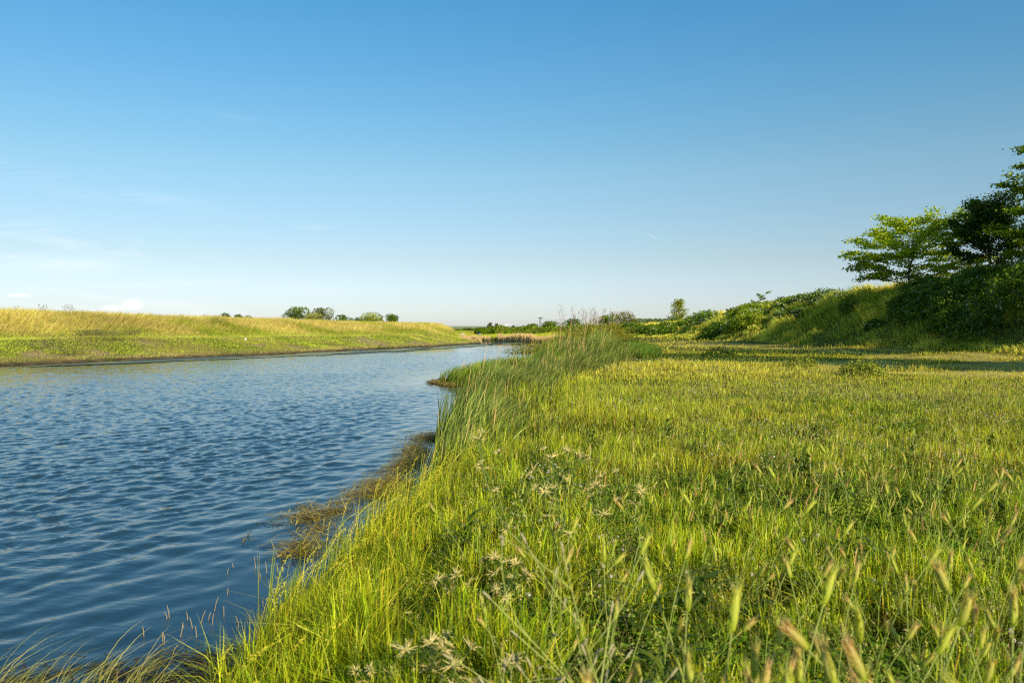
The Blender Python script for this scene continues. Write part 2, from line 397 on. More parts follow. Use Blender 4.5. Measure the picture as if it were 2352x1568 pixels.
# ------------------------------------------------------------------ water
m, nt2, N2, L2 = new_mat('river_water')
out = N2.new('ShaderNodeOutputMaterial'); pb = N2.new('ShaderNodeBsdfPrincipled')
pb.inputs['Base Color'].default_value = (.022, .056, .084, 1); pb.inputs['Roughness'].default_value = .04; pb.inputs['IOR'].default_value = 1.33
geo = N2.new('ShaderNodeNewGeometry')
def wn_(scale, stretch, rot, detail=3, dist=.0, rough=.5):
    mp = N2.new('ShaderNodeMapping'); mp.inputs['Rotation'].default_value = (0, 0, rot); mp.inputs['Scale'].default_value = (scale * stretch, scale, scale)
    L2.new(geo.outputs['Position'], mp.inputs['Vector'])
    no = N2.new('ShaderNodeTexNoise'); no.inputs['Scale'].default_value = 1; no.inputs['Detail'].default_value = detail; no.inputs['Distortion'].default_value = dist; no.inputs['Roughness'].default_value = rough
    L2.new(mp.outputs[0], no.inputs['Vector']); return no.outputs[0]
def m2h(op, a, b):
    n = N2.new('ShaderNodeMath'); n.operation = op
    for i, v in enumerate((a, b)):
        if isinstance(v, (int, float)): n.inputs[i].default_value = v
        else: L2.new(v, n.inputs[i])
    return n.outputs[0]
atw = N2.new('ShaderNodeAttribute'); atw.attribute_name = 'Col'
spw = N2.new('ShaderNodeSeparateColor'); L2.new(atw.outputs['Color'], spw.inputs[0])
rip = m2h('MULTIPLY', wn_(22, .7, R(-8), 2, .2), .0035)
rip2 = m2h('MULTIPLY', wn_(9, .7, R(25), 2, .3), .008)
hh = m2h('MULTIPLY', m2h('ADD', rip, rip2), spw.outputs[0])
bp = N2.new('ShaderNodeBump'); bp.inputs['Strength'].default_value = 1; bp.inputs['Distance'].default_value = 1.0
L2.new(hh, bp.inputs['Height']); L2.new(bp.outputs[0], pb.inputs['Normal'])
L2.new(pb.outputs[0], out.inputs[0])
# a fan of real wavelets over the open water, a plain sheet beyond it
rr = []
v = 2.2
while v < 150: rr.append(v); v += .045 if v < 12 else (.06 if v < 30 else (.10 if v < 60 else .25))
rr = np.array([-40, -10, 0] + rr + [170, 200, 260])
ang = np.concatenate([[-6, -2.2, -1.4], np.linspace(-.80, .12, 620), [.3, .7]])
# rows run across the river in steps of distance, columns fan out with it
WYr, WAr = np.meshgrid(rr, ang, indexing='ij')
WX = WAr * np.maximum(WYr, 2.2); WY = WYr.copy()
wd, wl = shore(WX.ravel(), WY.ravel()); wd = wd.reshape(WX.shape)
near = np.clip((WX + 1.4) * -1 / 5.0 + (WY - 4) / 8, 0, 1)
gust = .65 + .7 * sstep(.35, .65, fbm(WX * .12 + 3, WY * .07, 205, 3))
fineA = sstep(-.1, -2.2, wd) * (.10 + .90 * near) * (1 - .80 * sstep(62, 95, WY)) * gust
calm = np.exp(-((WX + 2.6) / 2.2) ** 2 - ((WY - 27) / 6) ** 2); fineA *= 1 - .75 * calm
fineA = np.maximum(fineA, .34 * sstep(-.05, -.9, wd) * (WY < 14)); sw = (.2 + .8 * sstep(0, -1.2, wd)) * (1 - .75 * sstep(60, 95, WY)) * (.75 + .25 * near) * (1 - .6 * calm)
Zw = np.zeros(WX.shape); wr = rs(200)
live = (WYr > 2) & (WYr < 150) & (WAr > -.81) & (WAr < .13)
for i in range(64):
    lam = .12 * (.55 / .12) ** (wr.rand() ** 1.05); k_ = 2 * np.pi / lam
    th = R(-52) + wr.normal(0, .62); ph = wr.rand() * 6.283
    a = .0043 * lam * (1.15 if lam < .3 else 1.0 if lam < .38 else .6)
    env = fineA if lam < .30 else sw * (.45 + .55 * np.minimum(near + .25, 1))
    phs = k_ * (WX * np.cos(th) + WY * np.sin(th)) + ph + 1.3 * fbm(WX * .5, WY * .5, 300 + i % 3, 1)
    Zw += a * env * (np.sin(phs) + .22 * np.cos(2 * phs))
Zw *= live * (1 - .42 * sstep(9, 26, WY))
Cw = np.stack([np.clip(fineA, 0, 1), np.clip(sw, 0, 1), np.zeros_like(sw)], -1)
ny, nx = WX.shape
ii = (np.arange(ny - 1)[:, None] * nx + np.arange(nx - 1)[None]).ravel()
T = np.concatenate([np.stack([ii, ii + 1, ii + nx + 1], 1), np.stack([ii, ii + nx + 1, ii + nx], 1)])
keep = (wd.ravel()[T] < 1.0).any(1); T = T[keep]
mb = MB(); mb.add(np.stack([WX, WY, Zw], -1).reshape(-1, 3), T, Cw.reshape(-1, 3))
tag(mb.build('water', m), 'rippled blue river winding away between grassy banks', kind='structure')

# ------------------------------------------------------------------ grass
WIND = 0.15   # blades lean to the right (+x), slightly away
def scatter(n, y0, y1, a, xl=-.75, xr=.75, rng=g, pad=.6):
    """points in the wedge in front of the viewpoint, density falling as y^-a"""
    u = rng.rand(n); e = 2 - a
    Y = (y0 ** e + u * (y1 ** e - y0 ** e)) ** (1 / e) if abs(e) > 1e-3 else y0 * (y1 / y0) ** u
    X = (xl + (xr - xl) * rng.rand(n)) * Y + (rng.rand(n) - .5) * pad * 2
    return X, Y
def pick(n, pal, p, rng=g):
    k = rng.choice(len(pal), size=n, p=np.array(p) / sum(p)); return np.array(pal, float)[k] * (.8 + .4 * rng.rand(n, 1))
GREEN = [(.10,.19,.018),(.15,.25,.02),(.22,.30,.03),(.26,.32,.045),(.42,.34,.12),(.05,.10,.012)]
def meadow_cols(X, Y, n, rng=g):
    p = fbm(X * .5, Y * .5, 61); q = fbm(X * .13 + 9, Y * .13, 65)
    c = pick(n, GREEN, [3, 4, 3, 2, .7, 3], rng)
    c = mixc(c, c * np.array((1.30, 1.2, 1.1)) + np.array((.03,.02,.008)), sstep(.45, .75, p) * (.35 + .65 * sstep(4, 9, Y)))
    c = mixc(c, np.array((.36,.37,.12)) * (.6 + .7 * rng.rand(n, 1)), sstep(4, 22, Y) * .70 * (.35 + 1.1 * sstep(.3, .7, q)))
    c = c * (.74 + .72 * vnoise(X * 3.1, Y * 3.1, 66))[:, None]
    c = mixc(c, np.array((.26,.22,.09)) * (.5 + .8 * rng.rand(n, 1)), .75 * sstep(.60, .74, fbm(X * 1.1 + 4, Y * 1.1, 67)) * (rng.rand(n) < .35))
    return c
def in_meadow(X, Y):
    d, l = shore(X, Y)
    return (~l) & (d > .12), d
def zone_reed(X, Y):
    """how much of the reed belt grows here"""
    d, l = shore(X, Y)
    a = (~l) & (d > -.15) & (d < 1.25) & (Y > 8.2) & (Y < 24)
    b = (np.abs(X - np.interp(Y, [8,12,16,20,24,31], [-.45,-.38,-.05,.7,1.9,3.3])) < 1.0) & (Y > 10) & (Y < 31)
    c = (~l) & (d > -.1) & (Y > 22.8) & (Y < 31) & (X < 2)
    return a | b | c
mb = MB()
def meadow_band(n, y0, y1, a, hmul, wmin, segs, rng):
    X, Y = scatter(n, y0, y1, a, -.72, .78, rng)
    ok, d = in_meadow(X, Y)
    dc, _, _ = segdist(X, Y, RC)
    ok &= (dc > 6.3) & (rng.rand(n) > track(X, Y) * .22) & ~(zone_reed(X, Y) & (rng.rand(n) < .6))
    ok &= rng.rand(n) < .35 + .65 * sstep(.25, .55, vnoise(X * 6.5, Y * 6.5, 75) * .6 + .4 * vnoise(X * 2.2, Y * 2.2, 76))
    X, Y, d = X[ok], Y[ok], d[ok]; k = len(X)
    Z = ground(X, Y)
    tall = fbm(X * .8, Y * .8, 71)
    h = (.05 + .10 * rng.rand(k) ** 1.5 + .10 * sstep(.5, .8, tall)) * hmul
    h *= (1 + .9 * (1 - sstep(.3, 1.8, d)) + .5 * sstep(17, 20, X)) * (.55 + .95 * sstep(.30, .70, vnoise(X * 5.5, Y * 5.5, 73))) * (1 - .6 * np.clip(track(X, Y) * 1.5, 0, 1))
    mid = np.exp(-((d - 1.9) / .7) ** 2) * (Y > 8) * (Y < 40); h *= 1 + .9 * mid
    wv = np.maximum(.0032 + .0042 * rng.rand(k) ** 1.6, wmin * Y)
    c1 = meadow_cols(X, Y, k, rng); c1 = c1 * (.28 + 1.25 * rng.rand(k, 1) ** 1.5); c0 = c1 * .12  # blade bases painted dark for the shade low in the grass
    az = rng.rand(k) * 6.283
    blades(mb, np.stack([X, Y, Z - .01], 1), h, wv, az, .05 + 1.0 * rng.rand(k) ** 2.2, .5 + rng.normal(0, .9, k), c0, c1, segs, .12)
meadow_band(170000, 1.1, 3.6, 1.2, 1.15, .0006, 3, rs(1))
meadow_band(290000, 3.2, 12, 1.3, .9, .0007, 2, rs(2))
meadow_band(260000, 11, 42, 1.5, .9, .0008, 1, rs(3))
meadow_band(60000, 40, 150, 1.7, 1.3, .0011, 1, rs(4))
tag(mb.build('meadow_grass', M_GRASS), 'short yellow green grass covering the flat meadow', 'grass', kind='stuff')

# dead straw and bent seed stalks tangled through the near meadow
mb = MB(); rng = rs(23)
X, Y = scatter(15000, 1.4, 16, 1.2, -.5, .75, rng); ok, d = in_meadow(X, Y); ok &= d > .3; X, Y = X[ok], Y[ok]; k = len(X)
c1 = pick(k, [(.50,.42,.20),(.40,.34,.14),(.36,.40,.12),(.52,.36,.20)], [2, 2, 3, 1], rng)
blades(mb, np.stack([X, Y, ground(X, Y)], 1), .08 + .20 * rng.rand(k) ** 1.4, np.maximum(.0022, .0007 * Y), rng.rand(k) * 6.28, .3 + 1.6 * rng.rand(k), .5 + rng.normal(0, .9, k), c1 * .6, c1, 4, .15)
X, Y = scatter(6500, 1.8, 13, 1.1, -.5, .75, rng); ok, d = in_meadow(X, Y); ok &= (d > .3) & (fbm(X * .7, Y * .7, 183) > .42); X, Y = X[ok], Y[ok]; k = len(X)
a = rng.rand(k) * 6.28; H = .14 + .16 * rng.rand(k); c1 = pick(k, [(.40,.42,.12),(.50,.44,.20),(.44,.34,.20),(.30,.38,.08)], [3, 2, 1, 3], rng); Z = ground(X, Y)
blades(mb, np.stack([X, Y, Z], 1), H, np.maximum(.0016, .0006 * Y), a, .35, .5 + rng.normal(0, .9, k), c1 * .5, c1 * .8, 2)
tip = np.stack([X + np.cos(a) * .33 * H, Y + np.sin(a) * .33 * H, Z + H * .87], 1)
for q in range(7): leaves(mb, tip + rng.normal(0, 1, (k, 3)) * np.array((.004, .004, .013)) , .0042 + .0003 * Y, c1 * (.8 + .4 * rng.rand(k, 1)), None, 1, .45, rng)
tag(mb.build('dry_stalks', M_DRY), 'tangled straw and thin seed stalks among the near meadow grass', 'grass', kind='stuff')

# broad low leaves (clover) between the blades
mb = MB(); rng = rs(21)
X, Y = scatter(85000, 1.6, 13, 1.3, -.5, .75, rng); ok, d = in_meadow(X, Y); ok &= (fbm(X * .9, Y * .9, 81) > .42) & (d > .5)
X, Y = X[ok], Y[ok]; k = len(X); Z = ground(X, Y) + .03 + .07 * rng.rand(k)
for j in range(3):
    a = rng.rand(k) * 6.28; s = .006 + .005 * rng.rand(k)
    leaves(mb, np.stack([X + np.cos(a + j * 2.1) * s, Y + np.sin(a + j * 2.1) * s, Z], 1), s, pick(k, [(.05,.12,.015),(.08,.17,.02),(.12,.22,.03)], [1, 1, 1], rng), np.tile((0, 0, 1.0), (k, 1)), .5, .8, rng)
tag(mb.build('clover_leaves', M_LEAF), 'dark green clover leaves low in the near meadow grass', 'clover', kind='stuff')

# tall bank-edge grass with orange tinged tops beside the near water
mb = MB(); rng = rs(31)
n = 17000; Y = 1.8 + 8.2 * rng.rand(n) ** .9; X = -1.6 + 1.6 * rng.rand(n)
d, l = shore(X, Y); ok = (d > .02) & (d < .85) & (rng.rand(n) < 1 - .55 * sstep(.3, .85, d))
X, Y = X[ok], Y[ok]; k = len(X)
c1 = pick(k, [(.10,.16,.018),(.155,.20,.028),(.23,.22,.06),(.045,.085,.01)], [3, 3, 1.6, 3.5], rng) * (.6 + .8 * rng.rand(k, 1))
cl_n = vnoise(X * 4, Y * 4, 93); hh_ = (.14 + .42 * rng.rand(k) ** 2.2) * (.55 + .9 * cl_n)
blades(mb, np.stack([X, Y, ground(X, Y) - .01], 1), hh_, .003 + .0045 * rng.rand(k) ** 2, WIND + rng.normal(0, 1.0, k), .05 + .75 * rng.rand(k) ** 1.6, .5 + rng.normal(0, .9, k), c1 * .45, c1 * (.7 + .5 * rng.rand(k, 1)), 4, .1)
# seed panicles
n = 430; Y = 2.4 + 6.2 * rng.rand(n) ** .8; X = -1.5 + 1.2 * rng.rand(n); d, l = shore(X, Y); ok = (d > .03) & (d < .6); X, Y = X[ok], Y[ok]
for x, y, z in zip(X, Y, ground(X, Y)):
    H = .34 + .34 * rng.rand(); a = WIND + rng.normal(0, .7); le = .12 + .45 * rng.rand()
    t = np.linspace(0, 1, 7); pts = np.stack([x + np.cos(a) * le * H * t ** 2, y + np.sin(a) * le * H * t ** 2, z + H * (t - .22 * t ** 3)], 1)
    col = np.array([(.22,.26,.05),(.28,.24,.08),(.18,.24,.04)][rng.randint(3)])
    tube(mb, pts, np.linspace(.0014, .0007, 7), col, 3)
    m_ = 26; s = rng.rand(m_) * .30 + .70; q = np.stack([np.interp(s, t, pts[:, i]) for i in range(3)], 1)
    q[:, :2] += rng.normal(0, .006, (m_, 2)); leaves(mb, q, .0045, np.tile(np.array([(.24,.24,.06),(.28,.21,.10),(.20,.25,.05)][rng.randint(3)]), (m_, 1)), None, 1, .45, rng)
tag(mb.build('bank_grass', M_GRASS), 'tall yellow grass with seed heads leaning over the near water edge', 'grass', kind='stuff')

# ------------------------------------------------------------------ barley-like seeding grass standing all over the meadow (mid distance mass)
mb = MB(); rng = rs(41)
X, Y = scatter(26000, 3.0, 40, 1.25, -.5, .75, rng); ok, d = in_meadow(X, Y); dc, _, _ = segdist(X, Y, RC)
ok &= (d > 1.0) & (dc > 5) & (track(X, Y) < .4) & (fbm(X * .35, Y * .35, 95) + .25 * sstep(10, 20, Y) > .50) & ~zone_reed(X, Y)
ok &= rng.rand(len(X)) < (.45 + .5 * sstep(7, 13, Y))
X, Y = X[ok], Y[ok]; k = len(X); Z = ground(X, Y)
H = .15 + .13 * rng.rand(k); a = WIND + rng.normal(0, .9, k); sc = np.maximum(1, Y * .045)
cc = pick(k, [(.34,.40,.07),(.46,.46,.12),(.46,.30,.15),(.24,.34,.05)], [3, 2, 1, 2.4], rng)
blades(mb, np.stack([X, Y, Z], 1), H, .0018 * sc, a, .25, rng.rand(k) * 6.28, cc * .7, cc, 1, 0)
tip = np.stack([X + np.cos(a) * .25 * H, Y + np.sin(a) * .25 * H, Z + H * .92 - .01], 1)
for j in range(2):
    blades(mb, tip - np.array((0, 0, .015)), .05 + .03 * rng.rand(k), .008 * np.minimum(sc, 1.5), a, .35, rng.rand(k) * 6.28, cc, cc * np.array((1.15, 1.0, 1.1)), 2, 0)
tag(mb.build('seeding_grass', M_DRY), 'pale seeding grass ears scattered across the meadow', 'grass', kind='stuff')

# ------------------------------------------------------------------ left bank grass
mb = MB(); rng = rs(51)
n = 430000
Y = 22 + 100 * rng.rand(n) ** 1.25; pxs = -.74 + .74 * rng.rand(n); X = pxs * Y
d, l = shore(X, Y); dl, _, _ = segdist(X, Y, LC)
ok = l & (d > .16) & (rng.rand(n) > .8 * sstep(.60, .72, fbm(X * .5 + 7, Y * .35, 47)) * (d > .5) * (d < 4.6)) & ((dl < 5.2) | (rng.rand(n) < .75)) & (d < 19)
X, Y, d, dl = X[ok], Y[ok], d[ok], dl[ok]; k = len(X); Z = ground(X, Y)
up = 1 - sstep(3.6, 5.0, dl + (fbm(X * .5, Y * .5, 101) - .5) * 1.4)
pn = fbm(X * .22, Y * .3 + Z * 1.5, 103); pn2 = fbm(X * .7, Y * .7, 104)
gold = pick(k, [(.56,.43,.16),(.60,.50,.22),(.48,.40,.13),(.40,.40,.10)], [3, 3, 2, 2.5], rng)
green = pick(k, [(.27,.32,.035),(.34,.37,.05),(.42,.42,.08),(.17,.25,.025)], [3, 3, 2, 1.3], rng)
cup = mixc(gold, green, sstep(.50, .66, pn + .20 * sstep(2.6, 4.6, dl) + .12 * (pn2 - .5) - .10 + .06 * (dl < 1.2)))
clo = mixc(green * 1.25, np.array((.46,.36,.14)) * (.8 + .4 * rng.rand(k, 1)), sstep(.55, .7, pn2) * .6)
clo = mixc(clo, np.array((.45,.44,.13)) * (.8 + .4 * rng.rand(k, 1)), np.exp(-((d - 5.6) / .8) ** 2) * .7)
clo = mixc(clo, np.array((.40,.33,.17)) * (.7 + .5 * rng.rand(k, 1)), (1 - sstep(.8, 1.5, d)) * .75)
c1 = mixc(clo, cup, up) * (.82 + .36 * rng.rand(k, 1)) * (.62 + .76 * fbm(X * .3, Y * .3 + Z * 2, 107))[:, None]
h = (.09 + .09 * rng.rand(k)) * (1 - up) + (.26 + .38 * rng.rand(k)) * (.7 + .7 * fbm(X * .8, Y * .8, 109)) * up
h = np.where(d < 1.4, .08 + .08 * rng.rand(k), h)
wv = np.maximum(.010, Y * .00072) * (.7 + .6 * rng.rand(k)) * (1 + .25 * (1 - up))
blades(mb, np.stack([X, Y, Z - .02], 1), h, wv, WIND + rng.normal(0, .7, k), .35 + .5 * rng.rand(k), .35 + rng.normal(0, .4, k), c1 * .75, c1, 1, .1)
tag(mb.build('left_bank_grass', M_DRY), 'golden dry grass on the far embankment above a green strip', 'grass', kind='stuff')
# vetch patches
mb = MB(); rng = rs(53)
for (px, py, rx, ry, Y0) in [(190,745,14,9,46),(240,738,20,9,48),(258,745,14,10,47.5),(160,779,20,4,41.5),(110,773,16,3,42),(215,745,10,6,47),(500,735,14,6,64),(300,742,8,5,50)]:
    m_ = 600; X0 = gx(px, Y0); x = X0 + rng.normal(0, rx / F * Y0 * .6, m_); y = Y0 + rng.normal(0, .8, m_)
    z = ground(x, y) + .18 + .34 * rng.rand(m_)
    leaves(mb, np.stack([x, y, z], 1), .035, pick(m_, [(.12,.10,.22),(.12,.13,.16),(.12,.18,.05),(.22,.22,.14)], [2, 2, 3, 2], rng), None, 1, .6, rng)
tag(mb.build('vetch_patches', M_LEAF), 'dull purple vetch patches on the left embankment', 'wildflowers', kind='stuff')

# ------------------------------------------------------------------ right embankment grass
mb = MB(); rng = rs(55)
n = 210000
Y = 20 + 134 * rng.rand(n) ** 1.5; X = 17 + 14 * rng.rand(n)
dc, _, _ = segdist(X, Y, RC)
ok = (dc < 7.6) & (X / Y < .74)
X, Y, dc = X[ok], Y[ok], dc[ok]; k = len(X); Z = ground(X, Y)
pn = fbm(X * .5, Y * .3, 111); pn2 = fbm(X * .18, Y * .18, 115)
c1 = mixc(pick(k, [(.07,.12,.035),(.11,.16,.055),(.16,.20,.085),(.22,.22,.10)], [3, 3, 2, 1.5], rng) * (.6 + .8 * rng.rand(k, 1)), np.array((.46,.38,.18)) * (.8 + .4 * rng.rand(k, 1)), sstep(.52, .72, pn) * .7 + .35 * (dc < 1.2))
h = (.25 + .5 * rng.rand(k)) * (.35 + 1.4 * sstep(.35, .7, fbm(X * .9, Y * .6, 117))) * (1 - .6 * sstep(5, 6.4, dc))
blades(mb, np.stack([X, Y, Z - .02], 1), h, np.maximum(.008, Y * .0009) * (.7 + .6 * rng.rand(k)), math.pi * .9 + rng.normal(0, .9, k), .25 + .4 * rng.rand(k), rng.normal(0, .8, k), c1 * .7, c1, 2, .1)
tag(mb.build('right_bank_grass', M_GRASS), 'tall grey green grass on the slope below the right hand trees', 'grass', kind='stuff')
# far embankment beyond the bend
mb = MB(); rng = rs(57)
n = 90000; X = -40 + 72 * rng.rand(n); Y = 104 + 125 * rng.rand(n)
d, l = shore(X, Y); ok = (~l) & (d > 1.5); X, Y = X[ok], Y[ok]; k = len(X)
c1 = pick(k, [(.09,.14,.025),(.13,.18,.04),(.18,.18,.07)], [3, 3, 1], rng); pn = fbm(X * .12, Y * .12, 119)
c1 = mixc(c1, np.array((.18,.17,.08)), sstep(.55, .7, pn) * .6)
blades(mb, np.stack([X, Y, ground(X, Y) - .03], 1), .15 + .2 * rng.rand(k), .16, 0, .3, rng.normal(0, .6, k), c1 * .8, c1, 1)
tag(mb.build('far_bank_grass', M_GRASS), 'bright green grass slope behind the reeds at the river bend', 'grass', kind='stuff')

# ------------------------------------------------------------------ reeds
def reeds(name, label, X, Y, h, pal, pr, wid, rng, segs=4, lean=(.2, .55), dead=0, azs=.45, az=WIND, mat=M_REED, deadh=1.1):
    mb = MB(); k = len(X); Z = np.maximum(ground(X, Y), -.05)
    c1 = pick(k, pal, pr, rng) * (.45 + 1.0 * rng.rand(k, 1)) * (.6 + .75 * vnoise(X * 2.6, Y * 1.6, 129))[:, None]
    blades(mb, np.stack([X, Y, Z], 1), h, wid * (.6 + .8 * rng.rand(k)), az + rng.normal(0, azs, k), lean[0] + (lean[1] - lean[0]) * rng.rand(k), rng.rand(k) * 6.28, c1 * .35, c1, segs, .1)
    if dead:
        j = rng.choice(k, dead)
        for x, y, z, hh in zip(X[j], Y[j], Z[j], h[j]):
            H = deadh * hh * (.8 + .35 * rng.rand()); a = WIND + rng.normal(0, .7); le = .05 + .25 * rng.rand()
            t = np.linspace(0, 1, 4); pts = np.stack([x + np.cos(a) * le * H * t, y + np.sin(a) * le * H * t, z + H * t], 1)
            tube(mb, pts, np.array([.0028, .0025, .004, .001]) * max(1, y / 16), (.50,.38,.26), 3, (.46,.34,.27))
    return tag(mb.build(name, mat), label, 'reeds', kind='stuff')
rng = rs(61)
RP = [(.15,.22,.06),(.23,.30,.10),(.32,.37,.15),(.08,.14,.03),(.42,.38,.19)]
# belt along the shore, rising to the tall clump at its far end
def belt(n, y0, y1, rng):
    Y = y0 + (y1 - y0) * rng.rand(n) ** 1.15; c = np.interp(Y, [7.4,8,12,16,20,24,31], [-.62,-.45,-.38,-.05,.7,1.9,3.3]); w_ = np.interp(Y, [7.4,9,14,20,26,31], [.25,.55,.85,1.1,1.25,1.2])
    u = rng.normal(0, .5, n); X = c + u * w_; gd, l = shore(X, Y); ok = (gd > -.14) & (np.abs(u) < 1.3); return X[ok], Y[ok], u[ok]
X, Y, u = belt(19000, 7.4, 31, rng)
zt = np.interp(Y, [7.4,9,19,23,27,31], [.86,1.10,1.02,1.28,1.95,1.85]); gz_ = np.maximum(ground(X, Y), 0)
h = np.maximum(.15, zt - gz_) * (.50 + .56 * rng.rand(len(X)) ** .8) * (1 - .28 * np.clip(u, 0, 1.3)) * (.50 + .80 * vnoise(X * 2.4, Y * 1.2, 123))
reeds('reed_bed', 'grey green reeds with tan dead stalks along the near bank edge', X, Y, h, RP, [3, 3, 2, 3.5, .5], .0155, rng, dead=130, lean=(.05, .85), azs=.6)
# spit
rng = rs(62); n = 9000; X = -2.6 + 5.2 * rng.rand(n); Y = 23 + 8.5 * rng.rand(n); d, l = shore(X, Y)
ok = (d > .12) & (d < 3.2) & ((X < 1.9)); X, Y = X[ok], Y[ok]
h = (.48 + .30 * rng.rand(len(X))) * (.72 + .28 * sstep(-2.3, -.6, X)) * 1.1
reeds('reed_bed', 'bright green reeds on the low muddy spit jutting into the river', X, Y, h, [(.13,.24,.02),(.20,.31,.035),(.29,.36,.07),(.08,.15,.02)], [3, 3, 1.2, 1.5], .014, rng, dead=40, lean=(.2, .6))
# dark rounded tussock at its right
rng = rs(64); n = 5000; a = rng.rand(n) * 6.28; r = rng.rand(n) ** .5; X = 4.7 + .95 * r * np.cos(a); Y = 31.5 + 3.2 * r * np.sin(a)
reeds('rush_tussock', 'dense dark green rush tussock at the right end of the reeds', X, Y, (.75 + .25 * rng.rand(n)) * (1 - .4 * r ** 3), [(.10,.20,.03),(.14,.26,.05),(.20,.30,.07)], [2, 2, 1], .014, rng, lean=(.2, .7), azs=1.2)
# pale far reeds at the bend
TAN = [(.62,.45,.27),(.55,.38,.22),(.66,.50,.32),(.40,.36,.14)]
def far_reed(name, label, chain, n, h0, seed, w=.10):
    rng = rs(seed); c = np.array(chain, float); seg = np.linalg.norm(np.diff(c, axis=0), axis=1); cum_ = np.concatenate([[0], np.cumsum(seg)])
    s = rng.rand(n) * cum_[-1]; X = np.interp(s, cum_, c[:, 0]); Y = np.interp(s, cum_, c[:, 1]) + (rng.rand(n) - .3) * 2.6
    h = h0 * (.7 + .5 * rng.rand(n)) * (.75 + .5 * vnoise(s * .4, s * 0, 7))
    mb = MB(); c1 = pick(n, TAN, [3, 2, 2, .7], rng); Z = np.maximum(ground(X, Y), -.02)
    blades(mb, np.stack([X, Y, Z], 1), h, w * (.6 + .8 * rng.rand(n)), .2, .15, rng.normal(0, .5, n), c1 * .75, c1, 2)
    return tag(mb.build(name, M_DRY), label, 'reeds', kind='stuff')
far_reed('dry_reeds', 'tan dry reed strip below the green slope at the river bend', [(7,101),(6,108.5),(1.5,116.5),(-2.4,125)], 4200, .95, 71)
far_reed('dry_reeds', 'low tan reed strip farthest up the river before the left embankment tip', [(-3.5,126.5),(-8.3,137),(-16,143)], 3000, .75, 72)
far_reed('dry_reeds', 'sparse tan reeds on the tip of the left embankment', [(-4.0,104),(-4.6,107),(-6.4,112.5),(-9.5,124)], 900, .55, 73, .08)

# ------------------------------------------------------------------ floating weed and stranded stems near the bank
def litter(mb, X, Y, rng, L0=.09, zmax=.08, pal=((.30,.20,.05),(.40,.32,.09),(.16,.14,.03),(.46,.40,.17)), pr=(2, 3, 1.5, 1.5), wd=.004):
    k = len(X); a = rng.rand(k) * 6.28; Ls = L0 * (.4 + rng.rand(k)); z = .004 + zmax * rng.rand(k) ** 2
    dx, dy = np.cos(a) * Ls, np.sin(a) * Ls; dz = rng.normal(0, .25, k) * Ls * zmax / .05
    p0 = np.stack([X - dx, Y - dy, z], 1); p1 = np.stack([X + dx, Y + dy, np.maximum(z + dz, .003)], 1)
    wv = np.stack([-np.sin(a), np.cos(a), np.zeros(k)], 1) * wd * (.5 + rng.rand(k, 1))
    V = np.stack([p0 - wv, p0 + wv, p1 + wv * .4, p1 - wv * .4], 1)
    T = np.array([(0, 1, 2), (0, 2, 3)])[None] + (np.arange(k) * 4)[:, None, None]
    mb.add(V.reshape(-1, 3), T.reshape(-1, 3), np.repeat(pick(k, pal, pr, rng), 4, 0))
mb = MB(); rng = rs(81)
n = 52000; Y = 5.6 + 6.6 * rng.rand(n); X = -2.6 + 2.2 * rng.rand(n); d, l = shore(X, Y)
band = np.exp(-((d + np.interp(Y, [5.6,6.6,7.5,8.5,10,12], [.45,.62,.55,.42,.28,.18])) / .24) ** 2)
ok = (d < 0) & (rng.rand(n) < band * sstep(.36, .60, fbm(X * 2.2, Y * 2.2, 131)) + .03 * (d > -.7)); litter(mb, X[ok], Y[ok], rng)
Xs = -2.7 + 2.4 * rng.rand(9000); Ys = 23.0 + 3.4 * rng.rand(9000); ds, ls_ = shore(Xs, Ys); ks = np.abs(ds - .05) < .22; litter(mb, Xs[ks], Ys[ks], rng, .14, .06, wd=.010)
ok2 = ok & (Y > 8.2) & (rng.rand(n) < .22)
k = ok2.sum(); c1 = pick(k, [(.30,.32,.14),(.24,.22,.10),(.36,.38,.20)], [1, 1, 1], rng)
blades(mb, np.stack([X[ok2], Y[ok2], np.zeros(k)], 1), .10 + .14 * rng.rand(k), .004, WIND + rng.normal(0, .9, k), .6 + .8 * rng.rand(k), rng.rand(k) * 6.28, c1 * .6, c1, 3, .1)
tag(mb.build('floating_weed', M_DRY), 'brown olive mat of floating weed beside the near reeds', 'water weed', kind='stuff')
mb = MB(); rng = rs(83)
n = 6500; X = -2.4 + 1.3 * rng.rand(n); Y = 3.0 + 1.25 * rng.rand(n); d, l = shore(X, Y)
ok = (rng.rand(n) < (1 - sstep(3.5, 4.1, Y + (X + 1.6) * -.35)) * sstep(.40, .62, fbm(X * 5, Y * 5, 137))) & (d < .05)
litter(mb, X[ok], Y[ok], rng, .06, .03, ((.10,.07,.03),(.04,.035,.02),(.16,.15,.05),(.30,.20,.10)), (2, 3, 2, .6), .004)
tag(mb.build('stranded_debris', M_DRY), 'dark wet plant debris in the shallows at the lower left', 'debris', kind='stuff')
# rushes in the lower left
rng = rs(85); n = 330; X = -2.55 + 1.05 * rng.rand(n) ** .9; Y = 2.85 + .75 * rng.rand(n)
mb = MB(); c1 = pick(n, [(.46,.46,.22),(.34,.38,.14),(.56,.50,.28),(.20,.24,.10)], [2, 2, 2, 1], rng)
blades(mb, np.stack([X, Y, np.full(n, -.02)], 1), (.18 + .24 * rng.rand(n)), .004, WIND + rng.normal(0, .45, n), .45 + .8 * rng.rand(n), rng.rand(n) * 6.28, c1 * .5, c1, 5, .08)
tag(mb.build('rush_clump', M_REED), 'thin pale rushes bending right at the lower left water edge', 'rushes', kind='stuff')
